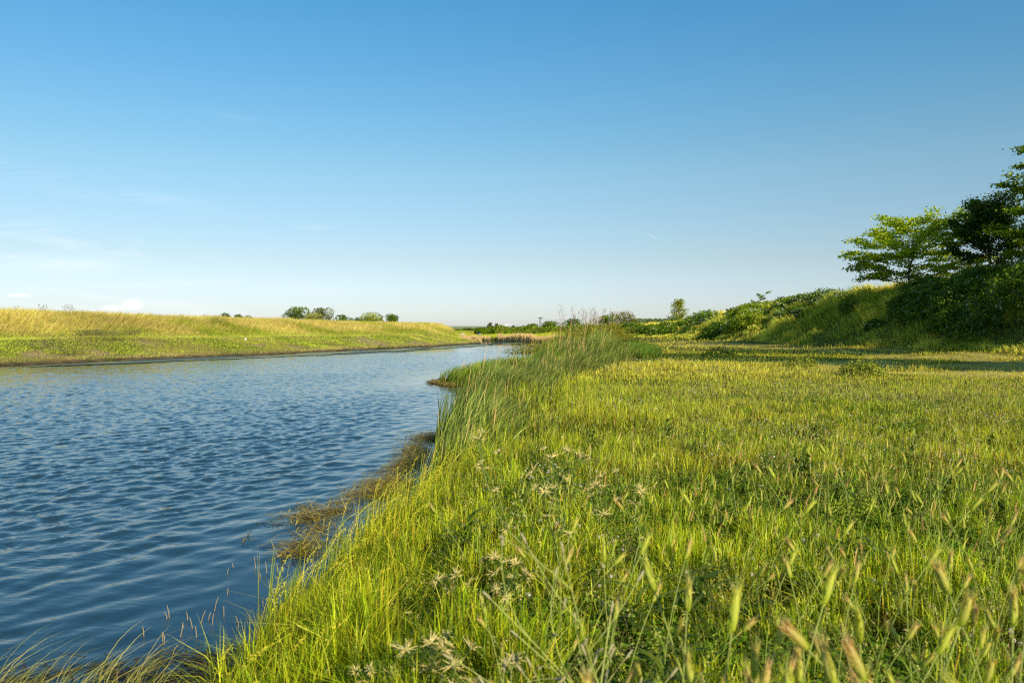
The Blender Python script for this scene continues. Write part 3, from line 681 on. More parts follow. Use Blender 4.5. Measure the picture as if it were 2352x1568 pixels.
# algae films off the left bank
mb = MB(); rng = rs(87)
def film(cx, cy, rx, ry, rot, seed):
    m_ = 72; a = np.linspace(0, 2 * np.pi, m_, endpoint=False)
    rr = .55 + .8 * vnoise(np.cos(a) * 1.7 + seed * 9, np.sin(a) * 1.7 + seed, seed) * (.7 + .6 * vnoise(np.cos(a) * 5 + seed, np.sin(a) * 5, seed + 3))
    x = rx * rr * np.cos(a); y = ry * rr * np.sin(a); c, s = math.cos(rot), math.sin(rot)
    V = np.stack([cx + x * c - y * s, cy + x * s + y * c, np.full(m_, .022)], 1); V = np.concatenate([[[cx, cy, .022]], V])
    T = [(0, 1 + i, 1 + (i + 1) % m_) for i in range(m_)]
    return V, T
k = 0
for Y0 in np.arange(37, 104, 2.1):
    for q in range(2):
        k += 1
        ox = np.interp(Y0, [0,36.6,53,68,84,103], [-45,-23.5,-16.7,-12.4,-8,-4.1]); off = .9 + 1.7 * rng.rand() + (1.0 if q else 0)
        if rng.rand() < .35: continue
        sl_ = math.atan2(16.4, 6.8) if Y0 < 53 else math.atan2(31, 8.7)
        V, T = film(ox + off + .8, Y0 + rng.rand(), 2.5 + 3.5 * rng.rand(), .5 + 1.1 * rng.rand(), sl_, k)
        V[:, 2] += .0015 * (k % 5)
        mb.add(V, T, np.array([(.26,.26,.04),(.16,.16,.03),(.36,.34,.06),(.08,.08,.02)][rng.randint(4)]))
for (px, Y0, rx) in [(770,58,1.6),(1000,72,1.5),(720,52,1.0),(900,60,1.2)]:
    k += 1; V, T = film(gx(px, Y0), Y0, rx, .9, math.pi * .02, k); V[:, 2] += .001 * (k % 5); mb.add(V, T, (.24,.20,.06))
m_algae = solid_mat('algae_film', (.07,.08,.02), (.24,.23,.05), 1.5, .5, .2)
tag(mb.build('algae_film', leaf_mat('algae', 0.0, .45, .5)), 'olive algae film floating along the left bank', 'algae', kind='stuff')

# ------------------------------------------------------------------ trees and shrubs
def tree(name, label, cat, base, H, W, seed, nleaf=3000, ls=.08, pal=((.05,.11,.02),(.08,.16,.025),(.13,.22,.03)), pr=(1, 1, 1), style='round',
         trunk_r=None, bare=.18, group=None, flatz=.5, jit=.07, limbs=16, thin=1.0, windx=.0):
    rng = rs(seed); bx, by, bz = base
    root = empty(name, (bx, by, bz), label, cat, group)
    tr = MB(); cr = MB()
    r0 = trunk_r or H * .022
    t = np.linspace(0, 1, 8); wob = np.cumsum(rng.normal(0, .018 * H, (8, 2)), 0); wob -= wob[0]
    top = .93 if style != 'round' else .8
    tp = np.stack([wob[:, 0] + windx * H * t ** 2, wob[:, 1], H * top * t - .15 * (t == 0)], 1)
    tube(tr, tp, r0 * (1.05 - .85 * t), (.1,.08,.06), 7)
    P = []; K = []
    for i in range(limbs):
        s = bare + (1 - bare) * (i + .5 * rng.rand()) / limbs
        p0 = np.array([np.interp(s, t, tp[:, j]) for j in range(3)])
        az = i * 2.4 + rng.rand() * .8
        if style == 'round': prof = math.sqrt(max(.05, 1 - (2 * (s - bare) / (1 - bare) - .75) ** 2 * .8)); el = .25 + .9 * s
        elif style == 'cone': prof = max(.12, (1 - s) ** .8 * 1.1); el = .15 + .2 * rng.rand()
        elif style == 'layer': prof = math.sqrt(max(.04, 1 - (s * 1.0 - .25) ** 2 * 1.3)); el = .12 + .35 * s
        else: prof = .75; el = .9
        Lb = W / 2 * prof * (.75 + .45 * rng.rand())
        dr = np.array([math.cos(az) * math.cos(el), math.sin(az) * math.cos(el), math.sin(el)])
        u = np.linspace(0, 1, 6)
        crv = (.25 if style == 'round' else -.05 if style == 'cone' else .10) * Lb
        pts = p0 + dr * Lb * u[:, None] + np.array([windx * Lb * .5, 0, crv]) * (u[:, None] ** 2) + rng.normal(0, .02 * Lb, (6, 3)) * u[:, None]
        tube(tr, pts, r0 * .38 * (1.05 - s * .6) * (1 - .85 * u), (.1,.08,.06), 5)
        for b in range(7):
            v = .25 + .75 * (b + rng.rand()) / 7; q0 = np.array([np.interp(v, u, pts[:, j]) for j in range(3)])
            a2 = az + (1 if b % 2 else -1) * (.5 + .6 * rng.rand()); e2 = el * .6 + rng.normal(0, .25) + (.25 if style == 'round' else 0)
            L2_ = Lb * (.42 - .16 * v) * (.7 + .6 * rng.rand())
            d2 = np.array([math.cos(a2) * math.cos(e2), math.sin(a2) * math.cos(e2), math.sin(e2)])
            uu = np.linspace(0, 1, 4); p2 = q0 + d2 * L2_ * uu[:, None] + np.array([windx * L2_, 0, 0]) * uu[:, None] ** 2
            tube(tr, p2, r0 * .13 * (1 - .85 * uu), (.1,.08,.06), 3)
            P.append(p2); K.append((L2_ + .15 * Lb) * thin)
        P.append(pts[3:]); K.append(Lb * .25)
    K = np.array(K); K /= K.sum(); cnt = rng.multinomial(nleaf, K)
    for p2, c in zip(P, cnt):
        if c == 0: continue
        s = rng.rand(c) ** .75; tt = np.linspace(0, 1, len(p2)); q = np.stack([np.interp(s, tt, p2[:, j]) for j in range(3)], 1)
        q += rng.normal(0, 1, (c, 3)) * np.array([jit * W, jit * W, jit * W * flatz])
        clump = .75 + .5 * rng.rand()
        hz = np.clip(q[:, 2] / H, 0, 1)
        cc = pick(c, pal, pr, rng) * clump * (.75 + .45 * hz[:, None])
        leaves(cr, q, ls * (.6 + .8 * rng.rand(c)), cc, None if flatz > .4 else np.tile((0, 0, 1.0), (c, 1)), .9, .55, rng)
    tr.build('trunk', M_BARK, root); cr.build('crown', M_LEAF, root)
    return root
def shrub(name, label, lobes, seed, n, ls, pal=((.04,.09,.015),(.07,.14,.02),(.11,.20,.03)), pr=(1, 1, 1), flowers=0, group=None, cat='shrub', fcol=(.75,.74,.55), twigs=0, mat=None, rough=.42):
    """leafy mass made of overlapping lobes (x, y, rx, ry, rz) that sit on the ground"""
    rng = rs(seed); mb = MB(); Ls = []
    for l in lobes:
        x, y, rx, ry, rz = l[:5]; z = G(x, y) + (l[5] if len(l) > 5 else 0); Ls.append((x, y, z, rx, ry, rz))
    A = np.array([l[3] * l[4] + l[5] * (l[3] + l[4]) for l in Ls]); cnt = rng.multinomial(n, A / A.sum())
    x0, y0 = np.mean([l[0] for l in Ls]), np.mean([l[1] for l in Ls]); z0 = G(x0, y0)
    allp = []
    for (x, y, z, rx, ry, rz), c in zip(Ls, cnt):
        dirs = unit(rng.normal(size=(c, 3))); dirs[:, 2] = np.abs(dirs[:, 2]) * 1.1 - .25 * rng.rand(c); dirs = unit(dirs)
        a = np.arctan2(dirs[:, 1], dirs[:, 0]); bump = 1 + rough * (fbm(a * 2.2 + seed, dirs[:, 2] * 3.1, seed) - .5) * 2 + .20 * (vnoise(a * 7 + seed, dirs[:, 2] * 8, seed + 4) - .5)
        rr = (1 - .22 * rng.rand(c) ** 2 + .05 * (rng.rand(c) < .06)) * bump
        p = np.stack([x + dirs[:, 0] * rx * rr, y + dirs[:, 1] * ry * rr, z + dirs[:, 2] * rz * rr], 1)
        ok = p[:, 2] > ground(p[:, 0], p[:, 1]) - .05
        p, dd, rr_ = p[ok], dirs[ok], (rr / bump)[ok]
        clump = .6 + .8 * fbm(p[:, 0] * 1.6 / max(rx * .5, .3), (p[:, 1] + p[:, 2] * 2) * 1.6 / max(rx * .5, .3), seed + 9)
        cc = pick(len(p), pal, pr, rng) * clump[:, None] * (.45 + .55 * sstep(.8, .98, rr_))[:, None]  # deeper leaves painted darker, as shade inside the bush
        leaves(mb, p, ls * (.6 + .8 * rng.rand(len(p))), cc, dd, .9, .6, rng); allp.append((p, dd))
    root = empty(name, (x0, y0, z0), label, cat, group)
    org = np.array([x0, y0, z0])
    mb.V = [v - org.astype(np.float32) for v in mb.V]
    mb.build('foliage', mat or M_LEAF, root)
    if flowers:
        fm = MB(); p = np.concatenate([q[0] for q in allp]); dd = np.concatenate([q[1] for q in allp]); j = rng.choice(len(p), min(flowers, len(p)), replace=False)
        keep = fbm(p[j, 0] * .9, p[j, 2] * 1.2 + p[j, 1] * .4, seed + 31) > .45; j = j[keep]
        if len(j):
            leaves(fm, p[j] + dd[j] * ls * .8 - org, ls * 1.0, np.tile(fcol, (len(j), 1)) * (.7 + .3 * rng.rand(len(j), 1)), dd[j], .5, .8, rng)
            fm.build('blossom', M_PETAL, root)
    if twigs:
        for _ in range(twigs):
            tm = MB()
            l = Ls[rng.randint(len(Ls))]; a = rng.rand() * 6.28; p0 = np.array([l[0], l[1], l[2]]) - org
            p1 = p0 + np.array([math.cos(a) * l[3] * .7, math.sin(a) * l[4] * .7, l[5] * (1.05 + .35 * rng.rand())])
            t = np.linspace(0, 1, 5)[:, None]; tube(tm, p0 + (p1 - p0) * t + rng.normal(0, .03, (5, 3)), np.linspace(.02, .004, 5), (.20,.15,.12), 3); tm.build('branch', M_BARK, root)
    return root
DK = ((.04,.09,.014),(.07,.14,.02),(.12,.20,.03)); MD = ((.05,.12,.015),(.09,.17,.02),(.15,.24,.03)); YG = ((.14,.22,.02),(.22,.30,.03),(.30,.36,.05)); OL = ((.16,.20,.05),(.24,.28,.09),(.10,.15,.03))
# -- right bank trees
tree('locust_tree', 'layered light green tree on the embankment crest, leftmost of the right hand trees', 'tree', (24.5, 49.0, G(24.5, 49.0)), 4.3, 6.8, 301, 19000, .085, ((.15,.25,.025),(.23,.34,.03),(.33,.43,.05)), (2, 2, 1), 'layer', flatz=.22, jit=.036, limbs=30, thin=1.1, windx=.14, bare=.10, trunk_r=.09)
tree('broadleaf_tree', 'very dark open crowned tree behind the brambles on the right', 'tree', (26.9, 45.5, G(26.9, 45.5)), 4.7, 4.4, 302, 14000, .075, ((.012,.035,.006),(.025,.06,.01),(.05,.10,.016)), (1, 2, 1), 'round', jit=.05, limbs=20, bare=.16, trunk_r=.10)
tree('locust_tree', 'tall tree cut by the right picture edge with wispy level branches', 'tree', (28.0, 39.5, G(28.0, 39.5)), 7.3, 6.8, 303, 30000, .08, ((.07,.14,.02),(.11,.20,.02),(.18,.27,.03)), (2, 2, 1), 'layer', flatz=.25, jit=.035, limbs=26, windx=-.02, bare=.1, trunk_r=.13)
# two trees just outside the right picture edge: seen through the long shadows they throw across the meadow
tree('broadleaf_tree', 'tall narrow tree just right of the view that shades the meadow', 'tree', (17.8, 17.0, G(17.8, 17.0)), 12.5, 6.4, 310, 24000, .17, MD, (1, 1, 1), 'round', jit=.07, bare=.12, limbs=30)
tree('broadleaf_tree', 'tree at the embankment foot just right of the view', 'tree', (22.3, 25.5, G(22.3, 25.5)), 10.0, 5.2, 311, 16000, .17, MD, (1, 1, 1), 'round', jit=.07, bare=.12, limbs=26)
tree('broadleaf_tree', 'tree on the embankment right of the edge tree', 'tree', (27, 31.5, G(27, 31.5)), 6.0, 5.5, 312, 8000, .13, MD, (1, 1, 1), 'round', jit=.07, bare=.2)
# -- brambles and shrubs on the right bank
shrub('bramble_thicket', 'largest dark bramble thicket with pale blossom at the right picture edge', [(21.4,33,1.7,2.4,1.6),(23.2,34.5,1.8,2.2,1.25),(24.8,36.5,1.6,2.2,.85),(26.2,38,1.5,2,.7),(22.2,29,2.0,3,1.7),(24.5,30.5,2.2,3,1.6),(20.2,34.5,1.0,1.6,.9)], 401, 26000, .065, DK, (1, 2, 1), 900, fcol=(.55,.56,.38))
shrub('bramble_thicket', 'dark bramble thicket under the very dark tree', [(21.8,38.5,1.5,2.2,1.3),(23.6,39.8,1.7,2.2,1.1),(25.2,41.5,1.5,2.0,.65),(20.8,37,1.2,1.8,.9),(22.8,42,1.2,1.6,1.1)], 402, 20000, .065, DK, (1, 2, 1), 500, fcol=(.55,.56,.38))
shrub('bramble_thicket', 'dark bramble mound below the layered locust tree', [(22.1,43.5,1.3,2.0,1.1),(23.7,45,1.4,2.0,.8),(24.9,46.5,1.2,1.8,.45),(21.2,42,.9,1.5,.7),(20.6,45,.6,1.0,.5)], 403, 16000, .07, DK, (1, 2, 1), 250, fcol=(.5,.52,.36))
shrub('flowering_shrub', 'dark shrub with cream blossom on the crest left of the locust tree', [(25.0,62.5,1.5,2.2,.9),(25.2,67,1.4,2.4,.8),(24.6,58.5,1.0,1.8,.55),(24.2,70,1.1,2,.8)], 404, 9000, .08, MD, (2, 2, 1), 1100, twigs=8)
shrub('flowering_shrub', 'large yellow green shrub mass in mid slope lit from the right', [(21.2,70,1.6,2.6,1.1),(22.4,73,1.8,3,1.3),(23.6,77,1.8,3.2,1.1),(24.3,82,1.6,3.2,.9),(20.5,74,1.2,2.2,1.0)], 405, 15000, .09, ((.10,.18,.018),(.17,.26,.025),(.24,.32,.04)), (1, 2, 1.4), 900, twigs=4)
shrub('flowering_shrub', 'blossoming shrub beyond the large yellow green shrub', [(23.0,92,1.9,3.4,1.1),(24.4,98,1.9,3.6,1.0),(22.0,100,1.6,3,1.0),(25.2,88,1.5,3,.8)], 406, 10000, .11, MD, (1, 2, 1), 1200)
shrub('bramble_thicket', 'small dark bramble low on the grassy slope left of the mound under the locust tree', [(22.6,53,.8,1.3,.6),(23.3,54.5,.7,1.2,.55),(21.9,55,.5,.9,.4)], 430, 2600, .06, DK, (1, 2, 1), 60, fcol=(.55,.56,.38))
shrub('flowering_shrub', 'low blossoming shrub halfway down the slope below the crest shrub', [(23.2,63,.9,1.6,.7),(22.3,65.5,.8,1.4,.6),(24.0,60.5,.6,1.1,.5)], 431, 3600, .07, MD, (2, 2, 1), 320)
shrub('flowering_shrub', 'irregular shrub joining the crest shrub to the large yellow green one', [(24.6,74,1.2,2.2,.9),(25.3,71,1.0,2,.8),(23.2,69,.7,1.4,.7)], 432, 4600, .08, MD, (2, 2, 1), 260, twigs=4)
shrub('hedge_bush', 'dark shrub at the left foot of the large yellow green one', [(19.6,76,1.0,2.2,.9),(20.4,79,1.1,2.4,1.1),(18.9,78,.6,1.4,.5)], 433, 4200, .08, DK + MD[:1], (1, 2, 1, 1))
shrub('hedge_bush', 'ragged low shrub between the blossoming shrub and the far hedge', [(22.4,104,1.5,3,.9),(20.6,101,1.1,2.4,.8),(24.2,106,1.3,3,1.0)], 434, 3800, .11, MD, (1, 2, 1))
shrub('hedge_bush', 'nearest rounded bush of the dark far hedge', [(21.0,108,1.7,4,1.1),(22.4,112,1.8,4,1.0)], 407, 5200, .13, MD, (2, 2, 1), 160, 'bushes of the far hedge')
for i, (x, y, r) in enumerate([(21.4,119,1.8),(22.0,127,1.9),(20.8,134,1.9),(21.6,142,2.0),(19.8,150,2.0),(18.0,158,2.0)]):
    shrub('hedge_bush', ['dark hedge bush next beyond the nearest one', 'dark hedge bush below the thin poplar', 'middle bush of the far dark hedge', 'dark hedge bush left of the hedge middle', 'dark hedge bush near the hedge left end', 'last dark hedge bush behind the reed tops'][i],
          [(x-.4,y,r,3.8,.95),(x+1.3,y+2,r*.9,3.4,.75)], 410 + i, 4200, .14, DK, (2, 2, .8), 0, 'bushes of the far hedge')
tree('sapling', 'small bent sapling sticking out above the yellow green shrub', 'tree', (24.6, 80, G(24.6, 80)), 2.3, 1.9, 420, 500, .08, MD, (1, 1, 1), 'layer', flatz=.3, jit=.03, limbs=6, bare=.4, windx=.3, trunk_r=.03)
tree('sapling', 'thin leaning sapling right of the thin poplar', 'tree', (29.5, 126, G(29.5, 126)), 2.1, 2.4, 421, 300, .10, ((.10,.17,.05),(.16,.22,.08)), (1, 1), 'layer', flatz=.3, jit=.03, limbs=6, bare=.3, windx=.5, trunk_r=.03)
tree('poplar_tree', 'open tall poplar standing alone above the far hedge', 'tree', (gx(1557, 138), 138, 1.6), 6.0, 3.6, 422, 1500, .15, OL, (1, 1, 1), 'round', jit=.07, limbs=16, bare=.2, trunk_r=.09)
shrub('hedge_bush', 'broad bush around the foot of the lone poplar', [(gx(1557,136),136,2.2,2,1.9),(gx(1590,134),134,1.8,2,1.6)], 423, 2200, .17, MD, (1, 1, 1))
# -- far trees right of the bend (x read from the photo at a chosen depth)
def blobtree(name, label, base, H, W, seed, n, ls, pal, shape='round', group=None, low=.12):
    """distant tree: crown of overlapping leafy lobes over a short trunk with a few limbs"""
    rng = rs(seed); root = empty(name, base, label, 'tree', group); cr = MB(); tr = MB(); r0 = max(.08, H * .03)
    t = np.linspace(0, 1, 5); tube(tr, np.stack([rng.normal(0, .02, 5) * H * t, rng.normal(0, .02, 5) * H * t, H * .75 * t - .1], 1), r0 * (1.1 - .8 * t), (.1,.08,.06), 6)
    Ls = []
    m_ = 17 if shape == 'round' else 9
    for i in range(m_):
        s = (i + .5) / m_; zc = H * (low + (1 - low) * s)
        if shape == 'round': rad = W / 2 * math.sqrt(max(.05, 1 - (2 * s - .80) ** 2 / 1.6)); off = rad * (.35 + .40 * rng.rand()); lr = W * .19 * (.6 + .9 * rng.rand()); zc = min(zc, H - lr * .75)
        else: rad = W / 2 * (1.05 - s) ** .9; off = rad * .45; lr = max(W * .10, rad * .62); zc = min(zc, H - lr * .6)
        a = i * 2.4 + rng.rand(); c = np.array([math.cos(a) * off, math.sin(a) * off, zc]); Ls.append((c, lr))
        tube(tr, [(0, 0, zc * .5), c * np.array([.5, .5, .85]), c], [r0 * .4, r0 * .25, r0 * .1], (.1,.08,.06), 4)
    A = np.array([l[1] ** 2 for l in Ls]); cnt = rng.multinomial(n, A / A.sum())
    for (c, lr), k in zip(Ls, cnt):
        d = unit(rng.normal(size=(k, 3))); b = 1 + .5 * (vnoise(np.arctan2(d[:, 1], d[:, 0]) * 2.4 + seed, d[:, 2] * 3, seed) - .5)
        q = c + d * (lr * b * (1 - .25 * rng.rand(k) ** 2))[:, None] * np.array([1, 1, .85]); q[:, 2] = np.maximum(q[:, 2], .1)
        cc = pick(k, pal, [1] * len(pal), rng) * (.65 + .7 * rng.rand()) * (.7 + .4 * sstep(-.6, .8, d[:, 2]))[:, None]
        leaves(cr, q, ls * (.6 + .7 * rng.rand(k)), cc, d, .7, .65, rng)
    tr.build('trunk', M_BARK, root); cr.build('crown', M_LEAF, root); return root
def fartree(px, ytop, wpx, Y, name, label, seed, pal=MD, style='round', n=1300, group=None, base=None, **kw):
    X = gx(px, Y); z = G(X, Y) if base is None else base; H = max(1.5, gz(ytop, Y) - z); Wd = wpx / F * Y * 1.3
    return blobtree(name, label, (X, Y, z), H, Wd, seed, int(n * 1.7), max(.12, Y / 796 * .62), [tuple(np.array(c) * .72) for c in pal], style, group)
fartree(1430, 716, 58, 190, 'willow_tree', 'pale yellow green willow at the left end of the far wood', 501, ((.17,.19,.035),(.22,.23,.06),(.12,.15,.025)), n=1900, bare=.05)
fartree(1391, 724, 32, 185, 'broadleaf_tree', 'dark green tree between the tamarisk top and the willow', 502)
fartree(1318, 733, 38, 200, 'broadleaf_tree', 'round green tree left of the tamarisk in front of the second pylon', 503, n=1700)
fartree(1266, 739, 38, 205, 'broadleaf_tree', 'round green tree right of the near pylon', 504, n=1700)
fartree(1222, 743, 24, 200, 'broadleaf_tree', 'small pointed green tree left of the near pylon', 505)
fartree(1179, 747, 16, 215, 'conifer_tree', 'tiny pointed conifer above the far bushes', 506, DK, 'cone', n=500)
fartree(1126, 741, 26, 225, 'pine_tree', 'dark pine, left of the pair beyond the bend', 507, ((.06,.08,.03),(.09,.10,.04),(.13,.12,.06)), 'cone', n=900, jit=.07)
fartree(1140, 743, 20, 226, 'pine_tree', 'dark pine, right of the pair beyond the bend', 508, ((.06,.08,.03),(.09,.10,.04),(.13,.12,.06)), 'cone', n=700, jit=.07)
fartree(1102, 756.5, 26, 168, 'broadleaf_tree', 'dense round tree at the bend standing left of the clump', 509, ((.09,.18,.015),(.13,.23,.02)), n=1500, bare=.02, jit=.11)
fartree(1122, 755.5, 26, 170, 'broadleaf_tree', 'dense round tree at the bend right beside the left round one', 510, ((.09,.18,.015),(.13,.23,.02)), n=1500, bare=.02, jit=.11)
fartree(1071, 754.5, 20, 230, 'broadleaf_tree', 'distant round tree nearest the left embankment tip', 511, ((.06,.11,.03),(.09,.14,.04)), n=900, bare=.05)
fartree(1083, 756.5, 16, 232, 'broadleaf_tree', 'distant low tree beside the rusty post', 512, ((.06,.11,.03),(.09,.14,.04)), n=700, bare=.05)
for i, (px, yt, wp) in enumerate([(1024,757,12),(1033,758.5,10),(1042,758,14),(1054,757.8,12)]):
    fartree(px, yt, wp, 420, 'broadleaf_tree', 'tiny blue green tree on the horizon behind the left embankment tip', 520 + i, ((.09,.13,.07),(.11,.15,.08)), n=350, bare=0, group='horizon trees behind the embankment tip', base=.8, jit=.12)  # distance haze is mixed into these leaf colours
# bushes on the far slope
blab = ['by the round trees at the bend', 'under the pines', 'right of the pines', 'under the tiny conifer', 'right of the tiny conifer', 'left of the pointed tree', 'under the pointed tree', 'under the near pylon', 'right of the near pylon foot', 'under the tree right of the near pylon', 'between the two pylons', 'under the second pylon', 'just left of the tamarisk', 'behind the tamarisk crown', 'behind the right side of the tamarisk']
for i, px in enumerate([1136,1150,1163,1178,1192,1204,1217,1232,1246,1260,1276,1293,1312,1345,1385]):
    Yc = np.interp(px, [1136,1200,1290,1400], [172,166,160,156]); X = gx(px, Yc); rr = rs(600 + i)
    dcs = [(float(segdist(np.array([X]), np.array([yy]), RC)[0][0]), yy) for yy in np.arange(Yc - 30, Yc + 40, 2.0)]
    Yc = min(dcs)[1] - 3.0; X = gx(px, Yc)
    shrub('hedge_bush', 'green bush on the far slope ' + blab[i], [(X,Yc,1.6+rr.rand(),2.4,.7+.8*rr.rand()),(X+1.2,Yc+1.5,1.3,2.2,.7+.7*rr.rand()),(X-1.0,Yc-2.5,1.2,2,.5),(X+.4,Yc-4.0,.9,1.6,.45)], 600 + i, 1100, .20,
          [MD, ((.13,.20,.025),(.19,.26,.04)), ((.10,.15,.03),(.15,.20,.05))][i % 3], [1] * len([MD, (0, 0), (0, 0)][i % 3]), 0, 'bushes on the far slope')
# -- trees behind the left embankment
LT = [(684,705,46,175,'tall dense round tree, the leftmost behind the embankment of the main group',MD,'broadleaf_tree',2600),(736,707,50,178,'tall olive tree right of the tallest round tree on the left',((.09,.13,.03),(.14,.18,.05),(.20,.22,.08)),'broadleaf_tree',2600),
      (720,720,38,160,'pale blossoming elder in front of the olive tree',((.22,.26,.12),(.34,.36,.22),(.14,.20,.05)),'elder_tree',1800),(786,723,24,180,'small open tree left of the yellowish tree behind the embankment',MD,'broadleaf_tree',1200),
      (806,730,30,182,'low dark bushy tree between the small open and the yellowish one',DK,'broadleaf_tree',700),(823,729,22,183,'low tree touching the left of the yellowish tree',((.08,.13,.03),(.12,.17,.03)),'broadleaf_tree',700),(851,719,42,176,'yellowish green tree behind the embankment',YG,'broadleaf_tree',2200),
      (877,725,18,180,'dark conical tree right of the yellowish tree',DK,'conifer_tree',900),(899,722,28,178,'rightmost round tree behind the left embankment',MD,'broadleaf_tree',1600),
      (517,719,24,190,'leftmost lone tree top showing over the left embankment',DK,'broadleaf_tree',900),(548,722,18,190,'low tree top right of the leftmost one over the embankment',DK,'broadleaf_tree',700),(568,725,26,192,'flat low tree top over the embankment left of the main group',DK,'broadleaf_tree',800)]
for i, (px, yt, wp, Y, lab, pal, nm, n) in enumerate(LT):
    fartree(px, yt, wp * 1.05, Y, nm, lab, 540 + i, pal, 'cone' if 'conical' in lab else 'round', n=n, bare=.04, base=.8, jit=.10)
# far poplar plantation (one mass)
mb = MB(); rng = rs(91)
for px in np.arange(1452, 1592, 1.3):
    Y0 = 400 + 30 * rng.rand(); X0 = gx(px, Y0); H = gz(731 + rng.rand() * 2.2, Y0) - .8; c = 70
    z = .8 + H * rng.rand(c) ** .8; ww = .9 * (1 - ((z - .8) / H) ** 3 * .8)
    leaves(mb, np.stack([X0 + rng.normal(0, 1, c) * ww * .6, Y0 + rng.normal(0, 1, c), z], 1), .34, pick(c, [(.05,.09,.03),(.07,.12,.04),(.10,.15,.05)], [1, 1, 1], rng), None, 1, .6, rng)
tag(mb.build('wood', M_LEAF), 'dark plantation wood on the horizon right of the willow', 'wood', kind='stuff')
mb = MB(); rng = rs(92); n = 9000; X = -900 + 1900 * rng.rand(n); Y = 900 + 400 * rng.rand(n); hgt = 3 + 4 * vnoise(X * .01, X * 0, 5)
leaves(mb, np.stack([X, Y, .8 + hgt * rng.rand(n)], 1), 1.6, pick(n, [(.14,.19,.12),(.17,.22,.14)], [1, 1], rng), None, 1, .6, rng)  # paler leaf colours carry the haze of the horizon
tag(mb.build('wood', M_LEAF), 'hazy tree line along the flat horizon', 'wood', kind='stuff')

# ------------------------------------------------------------------ tamarisk by the water
def tamarisk(bx, by, H, seed):
    rng = rs(seed); bz = max(G(bx, by), 0); root = empty('tamarisk_bush', (bx, by, bz), 'feathery tamarisk bush with rusty tips and bare twigs beside the river', 'bush')
    br = MB(); fo = MB(); tw = MB()
    for i in range(230):
        side = rng.normal(0, 1); a = rng.rand() * 6.28
        reach = .5 + 2.6 * rng.rand() ** .6; up = H * (.25 + .75 * rng.rand()) * (1.02 - .25 * reach / 2.6)
        lx = math.cos(a) * reach * (1.35 if math.cos(a) < 0 else .8); up *= 1 - .45 * min(1, max(0, -lx) / 2.6); ly = math.sin(a) * reach * .6
        t = np.linspace(0, 1, 8); s0 = np.array([rng.normal(0, .4), rng.normal(0, .3), 0])
        pts = s0 + np.stack([lx * t ** 1.3 + .35 * t ** 3, ly * t ** 1.3, up * (t ** .8) - .25 * reach * t ** 3], 1); pts[:, 2] = np.maximum(pts[:, 2], .05)
        tube(br, pts, np.linspace(.022, .004, 8), (.10,.07,.05), 4)
        c = 130; s = .25 + .75 * rng.rand(c) ** .7; q = np.stack([np.interp(s, t, pts[:, j]) for j in range(3)], 1) + rng.normal(0, .09, (c, 3)) * (.4 + s[:, None])
        rust = np.clip((q[:, 2] / H - .42) * 2.0, 0, 1) * (rng.rand() < .4) * (q[:, 0] > -1.3)
        cc = mixc(pick(c, [(.06,.09,.012),(.09,.12,.018),(.12,.13,.03),(.035,.055,.01)], [2, 2, 1.5, 1], rng), np.array((.15,.085,.05)), rust)
        blades(fo, q - np.array((0, 0, .02)), .07 + .14 * rng.rand(c), .020, WIND + rng.normal(0, 1.0, c), .5 + .6 * rng.rand(c), rng.rand(c) * 6.28, cc * .8, cc, 2)
    for i in range(24):
        tw = MB()
        x0 = rng.normal(-.1, .5); t = np.linspace(0, 1, 6); up = H * (.86 + .24 * rng.rand())
        pts = np.stack([x0 + rng.normal(0, .16) * t + np.cumsum(rng.normal(0, .02, 6)), rng.normal(0, .4) * np.ones(6), H * .5 + (up - H * .5) * t], 1)
        tube(tw, pts, np.linspace(.013, .003, 6), (.30,.22,.18), 3)
        for k in range(7):
            s = .3 + .7 * rng.rand(); q = np.array([np.interp(s, t, pts[:, j]) for j in range(3)]); e = q + np.array([rng.normal(0, .10), 0, .10 + .14 * rng.rand()])
            tube(tw, np.stack([q, (q + e) / 2 + rng.normal(0, .01, 3), e]), [.006, .005, .003], (.34,.24,.20), 3)
        tw.build('bare_twig', M_STEM, root)
    br.build('branches', M_BARK, root); fo.build('foliage', M_GRASS, root)
tamarisk(3.7, 38.0, 2.1, 701)

